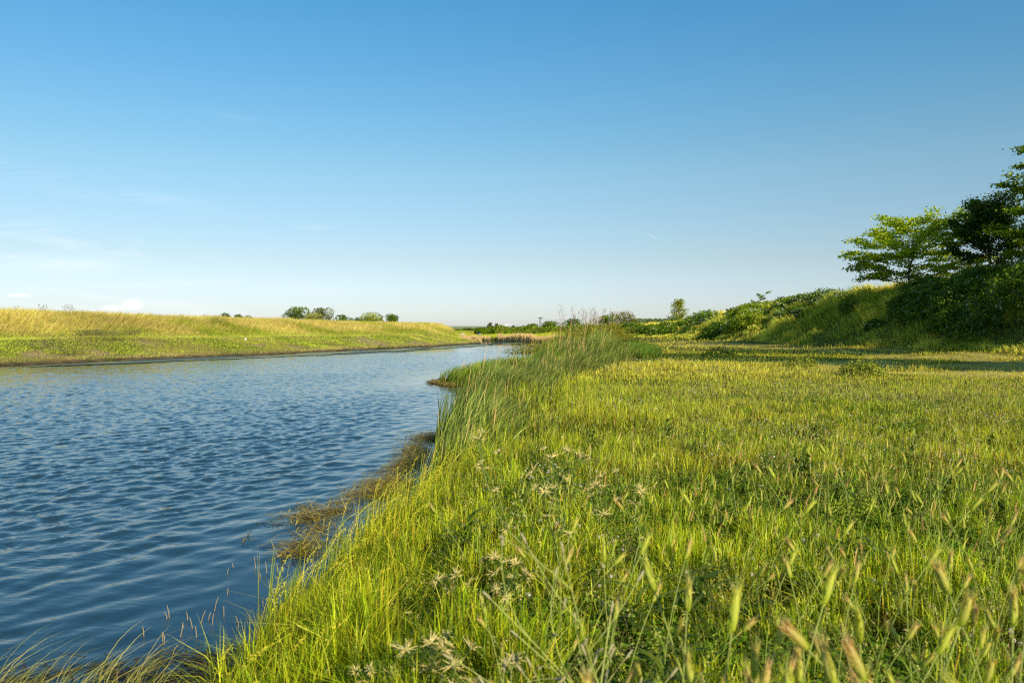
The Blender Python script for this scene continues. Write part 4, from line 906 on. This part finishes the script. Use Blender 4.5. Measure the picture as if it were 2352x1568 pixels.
# ------------------------------------------------------------------ pylons, poles, posts
def pylon(px, ybase, ytop, Y, label):
    X = gx(px, Y); z0 = .8; H = gz(ytop, Y) - z0; root = empty('power_pylon', (X, Y, z0), label, 'pylon', None)
    m_ = MB(); b = H * .06; tpw = H * .03; th = .0085 * H + .03
    lv = np.linspace(0, 1, 9)
    def corner(t, sx, sy): w_ = b + (tpw - b) * t; return np.array([sx * w_, sy * w_, H * .93 * t])
    for sx in (-1, 1):
        for sy in (-1, 1): tube(m_, [corner(0, sx, sy), corner(1, sx, sy)], th, (.2,.2,.2), 4)
    for a, c in zip(lv[:-1], lv[1:]):
        for sy in (-1, 1):
            tube(m_, [corner(a, -1, sy), corner(c, 1, sy)], th * .7, (.2,.2,.2), 3); tube(m_, [corner(a, 1, sy), corner(c, -1, sy)], th * .7, (.2,.2,.2), 3)
        for sx in (-1, 1): tube(m_, [corner(a, sx, -1), corner(c, sx, 1)], th * .7, (.2,.2,.2), 3)
    m_.build('lattice_tower', M_STEEL, root)
    c = MB(); w_ = H * .135; zz = H * .93
    tube(c, [(-w_, 0, zz - .02 * H), (0, 0, zz + .01 * H), (w_, 0, zz - .02 * H)], th * 1.3, (.2,.2,.2), 4); tube(c, [(-w_, 0, zz - .02 * H), (0, 0, zz - .06 * H), (w_, 0, zz - .02 * H)], th, (.2,.2,.2), 4)
    tube(c, [(0, 0, zz), (0, 0, H)], th * 1.2, (.2,.2,.2), 4)
    c.build('crossarm', M_STEEL, root)
    for sx in (-1, 0, 1):
        i_ = MB(); x = sx * w_ * .9; tube(i_, [(x, 0, zz + .03 * H), (x, 0, zz - .02 * H)], [th * 1.8, th * 1.5], (.2,.2,.2), 5); i_.build('insulator', M_STEEL, root)
    return X, Y, z0 + zz, w_
a = pylon(1241, 758, 727, 330, 'tall lattice pylon standing alone above the far bushes')
b = pylon(1310.5, 758, 730, 370, 'lattice pylon partly hidden behind the round tree')
mb = MB()
for s in (-1, 1):
    t = np.linspace(0, 1, 14); P0 = np.array([a[0] + s * a[3] * .9, a[1], a[2] - .2]); P1 = np.array([b[0] + s * b[3] * .9, b[1], b[2] - .2])
    pts = P0 + (P1 - P0) * t[:, None]; pts[:, 2] -= 1.0 * 4 * t * (1 - t) * .5; tube(mb, pts, .018, (.1,.1,.1), 3)
tag(mb.build('power_line', M_STEEL), 'thin sagging cables strung between the two lattice pylons', 'cable')
pylon(1028.5, 765, 754.5, 520, 'small distant pylon just right of the left embankment tip')
def pole(px, ytop, Y, label, h=None, mat=M_POST, r=.11, arm=True, name='utility_pole'):
    X = gx(px, Y); z0 = max(G(X, Y), .2) if Y < 260 else .8; H = gz(ytop, Y) - z0
    root = empty(name, (X, Y, z0), label, 'pole'); m_ = MB(); tube(m_, [(0, 0, -.2), (0, 0, H * .5), (0, 0, H)], [r, r * .85, r * .7], (.2,.15,.1), 7); m_.build('post', mat, root)
    if arm:
        m_ = MB(); box(m_, (0, 0, H * .93), (1.6, .12, .12), (.2,.15,.1)); m_.build('crossarm', mat, root)
pole(1053, 754.5, 430, 'right of the two slim utility poles on the horizon', r=.2); pole(1046.5, 756.5, 440, 'left of the two slim utility poles on the horizon', r=.2)
pole(1088.3, 757.5, 222, 'rusty brown stump post beyond the bend', r=.28, arm=False, name='wooden_post')
# small blue and white bundle and pale blocks on the far grass
def sack(px, Y, label, col, sz, name, seed, cat):
    rng = rs(seed); X = gx(px, Y); z0 = G(X, Y); root = empty(name, (X, Y, z0), label, cat); m_ = MB()
    u = np.linspace(0, 2 * np.pi, 12, endpoint=False); rows = []
    for k, (rr, zz) in enumerate([(.85, 0), (1.0, .25), (.95, .55), (.6, .85), (.12, 1.0)]):
        rows.append(np.stack([np.cos(u) * rr * sz[0] * (.85 + .3 * rng.rand(12)), np.sin(u) * rr * sz[1], np.full(12, zz * sz[2])], 1))
    V = np.concatenate(rows); T = []
    for i in range(4):
        for j in range(12): p = i * 12 + j; q = i * 12 + (j + 1) % 12; T += [(p, q, q + 12), (p, q + 12, p + 12)]
    for j in range(1, 11): T.append((48, 48 + j, 49 + j))
    m_.add(V, T, col); return root, m_
root, m_ = sack(1101, 152, 'small blue bundle with a white side on the far bank', (.05,.08,.35), (.35,.3,.5), 'bundle', 3, 'bundle'); m_.build('cover', M_STEM, root)
m_ = MB(); box(m_, (.2, -.3, .15), (.26, .12, .28), (.8,.8,.8), .2, .8); m_.build('white_panel', M_PETAL, root)
root, m_ = sack(1062, 158, 'pale grey boulder on the far bank slope left of the bundle', (.62,.60,.55), (.6,.4,.45), 'boulder', 4, 'boulder'); m_.build('rock', M_STEM, root)
root, m_ = sack(564, 58.5, 'small white stone in the grass of the left embankment', (.8,.8,.78), (.08,.08,.18), 'stone', 6, 'stone'); m_.build('rock', M_STEM, root)

# ------------------------------------------------------------------ low leafy weeds in the meadow
def weed(x, y, r, h, seed, label, n=1600, pal=MD, ls=.02, name='leafy_weed', flowers=0):
    return shrub(name, label, [(x, y, r, r, h), (x + r * .6, y + r * .3, r * .6, r * .6, h * .7), (x - r * .5, y + .1, r * .6, r * .6, h * .6)], seed, n, ls, pal, [1] * len(pal), flowers, cat='weed', rough=.45)
weed(gx(1985,19.5), 19.5, .5, .36, 801, 'largest bushy weed in the meadow before the dirt track', 2600, ((.12,.18,.04),(.18,.25,.07),(.25,.31,.10)), .028)
weed(gx(1690,10.2), 10.2, .28, .14, 802, 'low dark green weed in the middle of the meadow', 900, MD, .014)
weed(gx(2080,8.6), 8.6, .30, .14, 803, 'low dark weed patch in the right hand meadow', 1000, MD, .014)
weed(gx(1990,10.6), 10.6, .25, .12, 804, 'smaller dark weed patch behind the right hand one', 800, MD, .014)
weed(gx(1650,33), 33, .7, .38, 805, 'dark weed standing at the front of the far tree shadow', 700, MD, .035)
weed(gx(1840,24), 24, .45, .30, 806, 'small grey green weed beside the tree shadow', 900, OL, .03)
weed(gx(1960,4.4), 4.4, .18, .16, 807, 'feathery pale green weed in the near meadow', 1600, ((.16,.24,.05),(.22,.30,.08)), .010)
weed(gx(2170,3.6), 3.6, .16, .14, 808, 'small leafy weed at the right of the near meadow', 1200, ((.08,.17,.02),(.13,.23,.03)), .010)

# tall dried weeds on the left crest
mbw = MB(); rng = rs(95)
proto = None
for i, (px, s) in enumerate([(38,1.0),(95,1.25),(104,1.2),(150,1.35),(160,1.3),(168,1.1),(325,.9),(470,.95),(508,1.1),(516,.9),(700,.8),(790,.9),(855,.8),(1120*.45,.8),(1290*.45,.8)]):
    Yc = 44 + 0 * px
    ys2 = np.arange(36, 115, .5); dd = segdist(gx(px, ys2), ys2, LC)[0]; Yc = float(ys2[np.argmin(dd)]); X = float(gx(px, Yc))
    if proto is None:
        proto = empty('dried_weed', (X, Yc, G(X, Yc)), 'dried weed with small round heads', 'weed', 'dried weeds along the left crest')
        m_ = MB(); hd = MB()
        for q in range(6):
            a = rng.rand() * 6.28; t = np.linspace(0, 1, 5); e = np.array([math.cos(a) * .22, math.sin(a) * .22, .55 + .35 * rng.rand()]); pts = e * t[:, None] * np.array([1, 1, 1]) ; pts[:, :2] *= t[:, None]
            tube(m_, pts, np.linspace(.010, .006, 5), (.22,.24,.08), 3)
            hd = MB(); o_ = rng.normal(0, 1, (30, 3)) * .022; leaves(hd, e + o_, .016, np.tile((.25,.17,.15), (30, 1)), None, 1, .8, rng); hd.build('seed_head', M_DRY, proto)
        m_.build('stems', M_STEM, proto); o = proto
    else: o = copy_tree(proto)
    s *= .6; o.location = (X, Yc, G(X, Yc)); o.scale = (s, s, s); o.rotation_euler = (0, 0, rng.rand() * 6)
    o['label'] = 'thin dried weed with small round heads silhouetted on the left embankment crest'

# ------------------------------------------------------------------ star thistles
def thistle(x, y, H, W, seed, label, nst=7, lean=0.0):
    rng = rs(seed); z = G(x, y); root = empty('star_thistle', (x, y, z), label, 'thistle')
    st = MB(); lf = MB(); heads = []
    def grow(p, d, L0, r, depth):
        k = 6; pts = [p]; dd = d.copy()
        for i in range(k): dd = unit(dd + rng.normal(0, .10, 3) + np.array((0, 0, .04))); pts.append(pts[-1] + dd * L0 / k)
        pts = np.array(pts); tube(st, pts, np.linspace(r, r * .65, k + 1), (.27,.33,.08), 5)
        for i in range(1, k + 1):
            for q in range(2):
                a = rng.rand() * 6.28; ld = unit(np.array([math.cos(a), math.sin(a), .25 + .3 * rng.rand()])); ll = .03 + .04 * rng.rand()
                sd_ = unit(np.cross(ld, (0, 0, 1))); b0 = pts[i]; c = np.array([(.06,.13,.018),(.09,.17,.022),(.13,.20,.035)][rng.randint(3)])
                m1 = b0 + ld * ll * .5 + np.array((0, 0, .006)); e = b0 + ld * ll - np.array((0, 0, .008)); wv = sd_ * .0035
                lf.add([b0 - wv * .4, b0 + wv * .4, m1 + wv, m1 - wv, e], [(0, 1, 2), (0, 2, 3), (3, 2, 4)], c)
                for sg in (-1, 1):
                    lf.add([m1, m1 + ld * .006, m1 + sd_ * sg * .016 + ld * .012], [(0, 1, 2)], c)
        if depth == 0: heads.append((pts[-1], dd)); return
        for b in range(2):
            a = rng.rand() * 6.28; nd = unit(dd * .9 + np.array([math.cos(a), math.sin(a), .3]) * .75)
            grow(pts[-1] if b < 2 else pts[3], nd, L0 * (.55 + .25 * rng.rand()), r * .65, depth - 1)
        heads.append((pts[-1], dd))
    for i in range(nst):
        a = i * 2.4 + rng.rand(); grow(np.array([rng.normal(0, .01), rng.normal(0, .01), 0.0]), unit(np.array([math.cos(a) * W / H + lean, math.sin(a) * W / H, 1.0])), H * .5 * (.8 + .4 * rng.rand()), .0045, 2)
    st.build('stems', M_STEM, root); lf.build('leaves', M_LEAF, root)
    for (p, dd) in heads:
        hd = MB(); c0 = np.array((.30,.34,.12)); R0 = .0065 + .002 * rng.rand(); big = rng.rand() < .55
        tube(hd, [p, p + dd * .007, p + dd * .015, p + dd * .020], [R0 * .5, R0, R0 * .85, R0 * .3], c0, 6, (.55,.52,.18))
        for q in range(15):
            a = q * 2.4; e = rng.normal(.25, .35); u = unit(np.cross(dd, (1, .1, 0))); v = np.cross(dd, u); sdir = unit(u * math.cos(a) + v * math.sin(a) + dd * e)
            b0 = p + dd * .010; ln = (.032 + .018 * rng.rand()) * (1.0 if big else .55); wv = unit(np.cross(sdir, dd)) * .0027
            hd.add([b0 - wv, b0 + wv, b0 + sdir * ln], [(0, 1, 2)], (.98,.82,.36)); wv2 = unit(np.cross(sdir, wv)) * .0024
            hd.add([b0 - wv2, b0 + wv2, b0 + sdir * ln], [(0, 1, 2)], (.98,.78,.34))
        hd.build('flower_head', M_PETAL, root)
    return root
thistle(gx(1290,3.25), 3.25, .62, .22, 901, 'tallest branching star thistle in the middle of the near grass', 3)
thistle(gx(930,2.3), 2.3, .34, .20, 902, 'low star thistle with large cream spiny heads at the bottom of the picture', 4, lean=.05)
thistle(gx(1120,2.9), 2.9, .30, .14, 903, 'small star thistle between the two larger ones', 3)
thistle(gx(1075,2.15), 2.15, .24, .12, 904, 'small star thistle just right of the low one at the bottom', 3)
thistle(gx(1430,3.3), 3.3, .52, .10, 905, 'slim star thistle right beside the tallest one', 2)

# broad leaved weeds standing in the near grass
def leafy(seed):
    rng = rs(seed); root = empty('broadleaf_weed', (0, 0, 0), '', 'weed', 'broad leaved weeds in the near grass')
    lf = MB(); st = MB()
    for i in range(4):
        a = rng.rand() * 6.28; H = .16 + .12 * rng.rand(); t = np.linspace(0, 1, 6); le = .3 * rng.rand()
        pts = np.stack([np.cos(a) * le * H * t ** 2 + .02 * rng.normal(), np.sin(a) * le * H * t ** 2 + .02 * rng.normal() , H * t], 1); tube(st, pts, np.linspace(.0028, .0012, 6), (.16,.22,.05), 5)
        for q in range(9):
            s_ = .1 + .85 * q / 9; b0 = np.array([[np.interp(s_, t, pts[:, j]) for j in range(3)]]); c = np.array([[(.05,.10,.012),(.08,.14,.018),(.11,.16,.03)][rng.randint(3)]])
            az_ = q * 2.4 + rng.rand()
            blades(lf, b0, .05 + .05 * rng.rand(), .015 + .009 * rng.rand(), az_, 1.5 + rng.rand(), az_ + 1.57, c * .8, c, 5, .2)
    st.build('stem', M_STEM, root); lf.build('leaf_cluster', M_LEAF, root); return root
lps = [leafy(960 + i) for i in range(4)]; rng = rs(965); nn_ = 0
while nn_ < 46:
    Y = 1.7 + 6.5 * rng.rand() ** 1.2; X = (-.22 + .88 * rng.rand()) * Y
    if shore(np.array([X]), np.array([Y]))[0][0] < .7: continue
    o = lps[nn_] if nn_ < 4 else copy_tree(lps[rng.randint(4)]); s_ = .6 + .5 * rng.rand(); o.location = (X, Y, G(X, Y)); o.scale = (s_, s_, s_); o.rotation_euler = (0, 0, rng.rand() * 6.28)
    o['label'] = 'small dark green broad leaved weed rising from the near meadow grass'; nn_ += 1

# wiry yellow green herb sprawling in the very foreground
rng = rs(905); x, y = gx(1340, 1.62), 1.62; z = G(x, y); root = empty('wiry_herb', (x, y, z), 'sprawling wiry yellow green herb blurred in the foreground', 'herb'); st = MB(); bd = MB()
def wire(p, d, L0, r, depth):
    k = 9; pts = [p]; dd = d
    cv = rng.normal(0, .10, 3)
    for i in range(k): dd = unit(dd + cv * .5 + np.array((0, 0, .05))); pts.append(pts[-1] + dd * L0 / k)
    pts = np.array(pts); tube(st, pts, np.linspace(r, r * .6, k + 1), (.46,.52,.10), 6, (.55,.55,.16))
    e = pts[-1]; tube(st, [e, e + dd * .01, e + dd * .024, e + dd * .03], [.001, .0035, .003, .0008], (.46,.40,.20), 6)
    if depth:
        for b in range(3):
            j = 2 + b * 2 + rng.randint(2); a = rng.rand() * 6.28; wire(pts[j], unit(dd * .6 + np.array([math.cos(a), math.sin(a), .5])), L0 * (.5 + .3 * rng.rand()), r * .7, depth - 1)
for a, l in ((0.2, .28), (3.0, .32), (1.4, .46), (2.2, .36)): wire(np.array([0, 0, 0.05]), unit(np.array([math.cos(a) * .8, math.sin(a) * .5, 1])), l * 1.0, .0027, 2)
tube(st, [(0, 0, -.02), (0, 0, .06)], .004, (.34,.36,.12), 6)
st.build('stems', M_STEM, root)

# ------------------------------------------------------------------ wild barley in the foreground: each a thing of its own
def make_barley(seed):
    rng = rs(seed); root = empty('wild_barley', (0, 0, 0), '', 'grass', 'wild barley ears in the near right foreground')
    st = MB(); H = .34; t = np.linspace(0, 1, 8); ln = .05 + .12 * rng.rand()
    pts = np.stack([ln * t ** 2.2, .01 * np.sin(t * 3), H * t], 1); tube(st, pts, np.linspace(.0016, .0010, 8), (.28,.36,.05), 5, (.42,.46,.10)); st.build('stem', M_STEM, root)
    lf = MB()
    for i in range(3):
        blades(lf, pts[1 + i][None] , .07 + .05 * rng.rand(), .004, rng.rand() * 6.28, .5, rng.rand() * 6.28, np.array([(.04,.08,.01)]), np.array([(.07,.12,.015)]), 5, .15)
    lf.build('leaf', M_GRASS, root)
    ear = MB(); d = unit(pts[-1] - pts[-2]); u = unit(np.cross(d, (0, 1, 0))); v = np.cross(d, u); p0 = pts[-1]
    EL = .036 + .012 * rng.rand(); pink = rng.rand()
    pink = pink ** 1.2; ca = np.array((.36,.44,.05)); cb = mixc((.52,.52,.12), (.56,.35,.24), np.array(pink))
    tube(ear, [p0 + d * EL * s for s in (0, .12, .35, .65, .9, 1)], [.0012, .0042, .0056, .0050, .0034, .001], ca, 7, cb)
    for i in range(30):
        s = i / 30; a = i * math.pi + rng.normal(0, .5); b0 = p0 + d * EL * s; od = u * math.cos(a) + v * math.sin(a) * .6
        g0 = b0 + od * .0035; tipk = b0 + od * .0075 + d * .012; c = mixc(ca, cb, np.array(s)) * (.85 + .3 * rng.rand())
        wv = v * .0022; ear.add([g0 - wv, g0 + wv, tipk], [(0, 1, 2)], c); wv = u * .0018; ear.add([g0 - wv, g0 + wv, tipk], [(0, 1, 2)], c)
    ear.build('ear', M_DRY, root)
    aw = MB()
    for i in range(46):
        s = rng.rand(); a = rng.rand() * 6.28; b0 = p0 + d * EL * s; od = u * math.cos(a) + v * math.sin(a); sd_ = unit(d + od * (.25 + .35 * rng.rand()))
        wv = unit(np.cross(sd_, od)) * .00042; ll = .020 + .016 * rng.rand(); c = mixc((.48,.52,.16), (.56,.38,.28), np.array(pink * (.4 + .6 * s)))
        aw.add([b0 - wv, b0 + wv, b0 + sd_ * ll], [(0, 1, 2)], c)
    aw.build('awns', M_DRY, root)
    return root
protos = [make_barley(1000 + i) for i in range(6)]
rng = rs(1001); placed = 0; used = set()
cands = []
while len(cands) < 300:
    Y = .95 + 4.0 * rng.rand() ** 1.5; fx = -.10 + .78 * rng.rand() ** .7
    if rng.rand() < .5 * (1 - (fx + .12) / .8): continue
    X = fx * Y
    if shore(np.array([X]), np.array([Y]))[0][0] < 1.0: continue
    cands.append((X, Y))
for i, (X, Y) in enumerate(cands):
    k = rng.randint(len(protos)); o = protos[k] if k not in used else copy_tree(protos[k]); used.add(k)
    s = (.75 + .55 * rng.rand()) * (1.25 if Y < 1.7 else 1.0); o.location = (X, Y, G(X, Y) - .005); o.scale = (s, s, s)
    o.rotation_euler = (rng.normal(0, .10), rng.normal(0, .12), rng.rand() * 6.28)
    o['label'] = 'wild barley stalk with a bristly green and pinkish ear in the right foreground grass'
for k, p in enumerate(protos):
    if k not in used:
        for ch in list(p.children): bpy.data.objects.remove(ch)
        bpy.data.objects.remove(p)

# ------------------------------------------------------------------ clover flowers
def clover_mesh(seed):
    rng = rs(seed); root = empty('clover_flower', (0, 0, 0), '', 'flower', 'white clover flowers in the near meadow')
    m_ = MB(); hgt = .10; tube(m_, [(0, 0, 0), (.004, 0, hgt * .5), (.006, 0, hgt)], .0008, (.18,.26,.05), 4); m_.build('stem', M_STEM, root)
    h = MB(); n = 34; dirs = unit(rng.normal(size=(n, 3))); dirs[:, 2] = dirs[:, 2] * .8 + .25; dirs = unit(dirs); c = np.array([.006, 0, hgt + .003])
    col = mixc((.78,.72,.56), (.56,.40,.32), np.clip((-dirs[:, 2] + .1) * 1.2, 0, 1))
    leaves(h, c + dirs * .0075, .0042, col, dirs, .25, .7, rng)
    for q in range(0, n, 3):
        dd = dirs[q]; u = unit(np.cross(dd, (.3, 1, .2))); h.add([c + dd * .002 - u * .0014, c + dd * .002 + u * .0014, c + dd * .0085 + u * .0016 + np.array((0, 0, .001)), c + dd * .0085 - u * .0016 + np.array((0, 0, .001))], [(0, 1, 2), (0, 2, 3)], col[q])
    h.build('petals', M_PETAL, root); return root
cps = [clover_mesh(1100 + i) for i in range(3)]; rng = rs(1101); pts = []
def clov_density(X, Y):
    return sstep(.46, .62, fbm(X * .9 + 3, Y * .6, 141)) * (.3 + np.exp(-((X - .75 - (Y - 3) * .10) / 1.0) ** 2))
while len(pts) < 300:
    X, Y = scatter(400, 2.3, 7.0, 1.0, -.35, .66, rng); ok, d = in_meadow(X, Y); ok &= (d > .7) & (rng.rand(400) < clov_density(X, Y)); pts += list(zip(X[ok], Y[ok]))
pts = pts[:300]
for i, (X, Y) in enumerate(pts):
    o = cps[i] if i < 3 else copy_tree(cps[rng.randint(3)]); s = .70 + .28 * rng.rand(); o.location = (X, Y, G(X, Y)); o.scale = (s, s, s * (.8 + .5 * rng.rand())); o.rotation_euler = (rng.normal(0, .12), rng.normal(0, .12), rng.rand() * 6.28)
    o['label'] = 'small round white clover flower among the near meadow grass'
mb = MB(); X, Y = scatter(16000, 5.5, 30, 1.35, -.3, .72, rng); ok, d = in_meadow(X, Y); ok &= (d > 1.2) & (rng.rand(len(X)) < .8 * clov_density(X * .8, Y * .8) + .03) & (track(X, Y) < .5); X, Y = X[ok], Y[ok]; Z = ground(X, Y) + .10 + .05 * rng.rand(len(X))
for q in range(3): leaves(mb, np.stack([X, Y, Z], 1) + rng.normal(0, .003, (len(X), 3)), .0055 + .00028 * Y, np.tile((.70,.66,.48), (len(X), 1)), None, 1, .9, rng)
tag(mb.build('clover_flowers', M_PETAL), 'tiny white clover flowers farther off across the meadow', 'flowers', kind='stuff')
# a few yellow flowers and daisies
def flower(x, y, h, col, cc, label, name, seed, R0=.008, n=14):
    rng = rs(seed); z = G(x, y); root = empty(name, (x, y, z), label, 'flower'); m_ = MB(); tube(m_, [(0, 0, 0), (.01, 0, h * .5), (.012, 0, h)], .0011, (.2,.28,.05), 5); m_.build('stem', M_STEM, root)
    p = MB(); c = np.array([.012, 0, h])
    for q in range(n):
        a = q / n * 6.283; d = np.array([math.cos(a), math.sin(a), .15]); u = np.array([-math.sin(a), math.cos(a), 0]) * R0 * .28
        p.add([c + d * R0 * .2, c + d * R0 * .7 + u, c + d * R0 * 1.5, c + d * R0 * .7 - u], [(0, 1, 2), (0, 2, 3)], col)
    p.build('petals', M_PETAL, root); k = MB(); tube(k, [c - (0, 0, .002), c + (0, 0, .002), c + (0, 0, .004)], [R0 * .4, R0 * .45, R0 * .2], cc, 8); k.build('flower_centre', M_PETAL, root)
flower(gx(1920,2.15), 2.15, .24, (.75,.50,.02), (.6,.4,.02), 'right of the two small yellow flowers in the foreground grass', 'yellow_flower', 1)
flower(gx(1886,2.2), 2.2, .23, (.75,.55,.02), (.6,.4,.02), 'left of the two small yellow flowers in the foreground grass', 'yellow_flower', 2)
flower(gx(1745,4.6), 4.6, .20, (.85,.85,.82), (.7,.5,.03), 'single white daisy with a yellow centre in the mid meadow', 'daisy', 3, .011, 16)

# thin stubs rising from the shallow water
rng = rs(97); mb = MB()
for i in range(46):
    x = -1.95 + .75 * rng.rand(); y = 3.9 + 1.5 * rng.rand()
    if shore(np.array([x]), np.array([y]))[0][0] > 0: continue
    a = rng.normal(0, .3); H = .03 + .05 * rng.rand(); tube(mb, [(x, y, -.03), (x + a * H * .5, y, H * .5), (x + a * H, y, H)], [.0022, .002, .001], (.50,.38,.24), 4)
tag(mb.build('reed_stubs', M_DRY), 'broken tan stem stubs poking out of the shallow water', 'stems', kind='stuff')
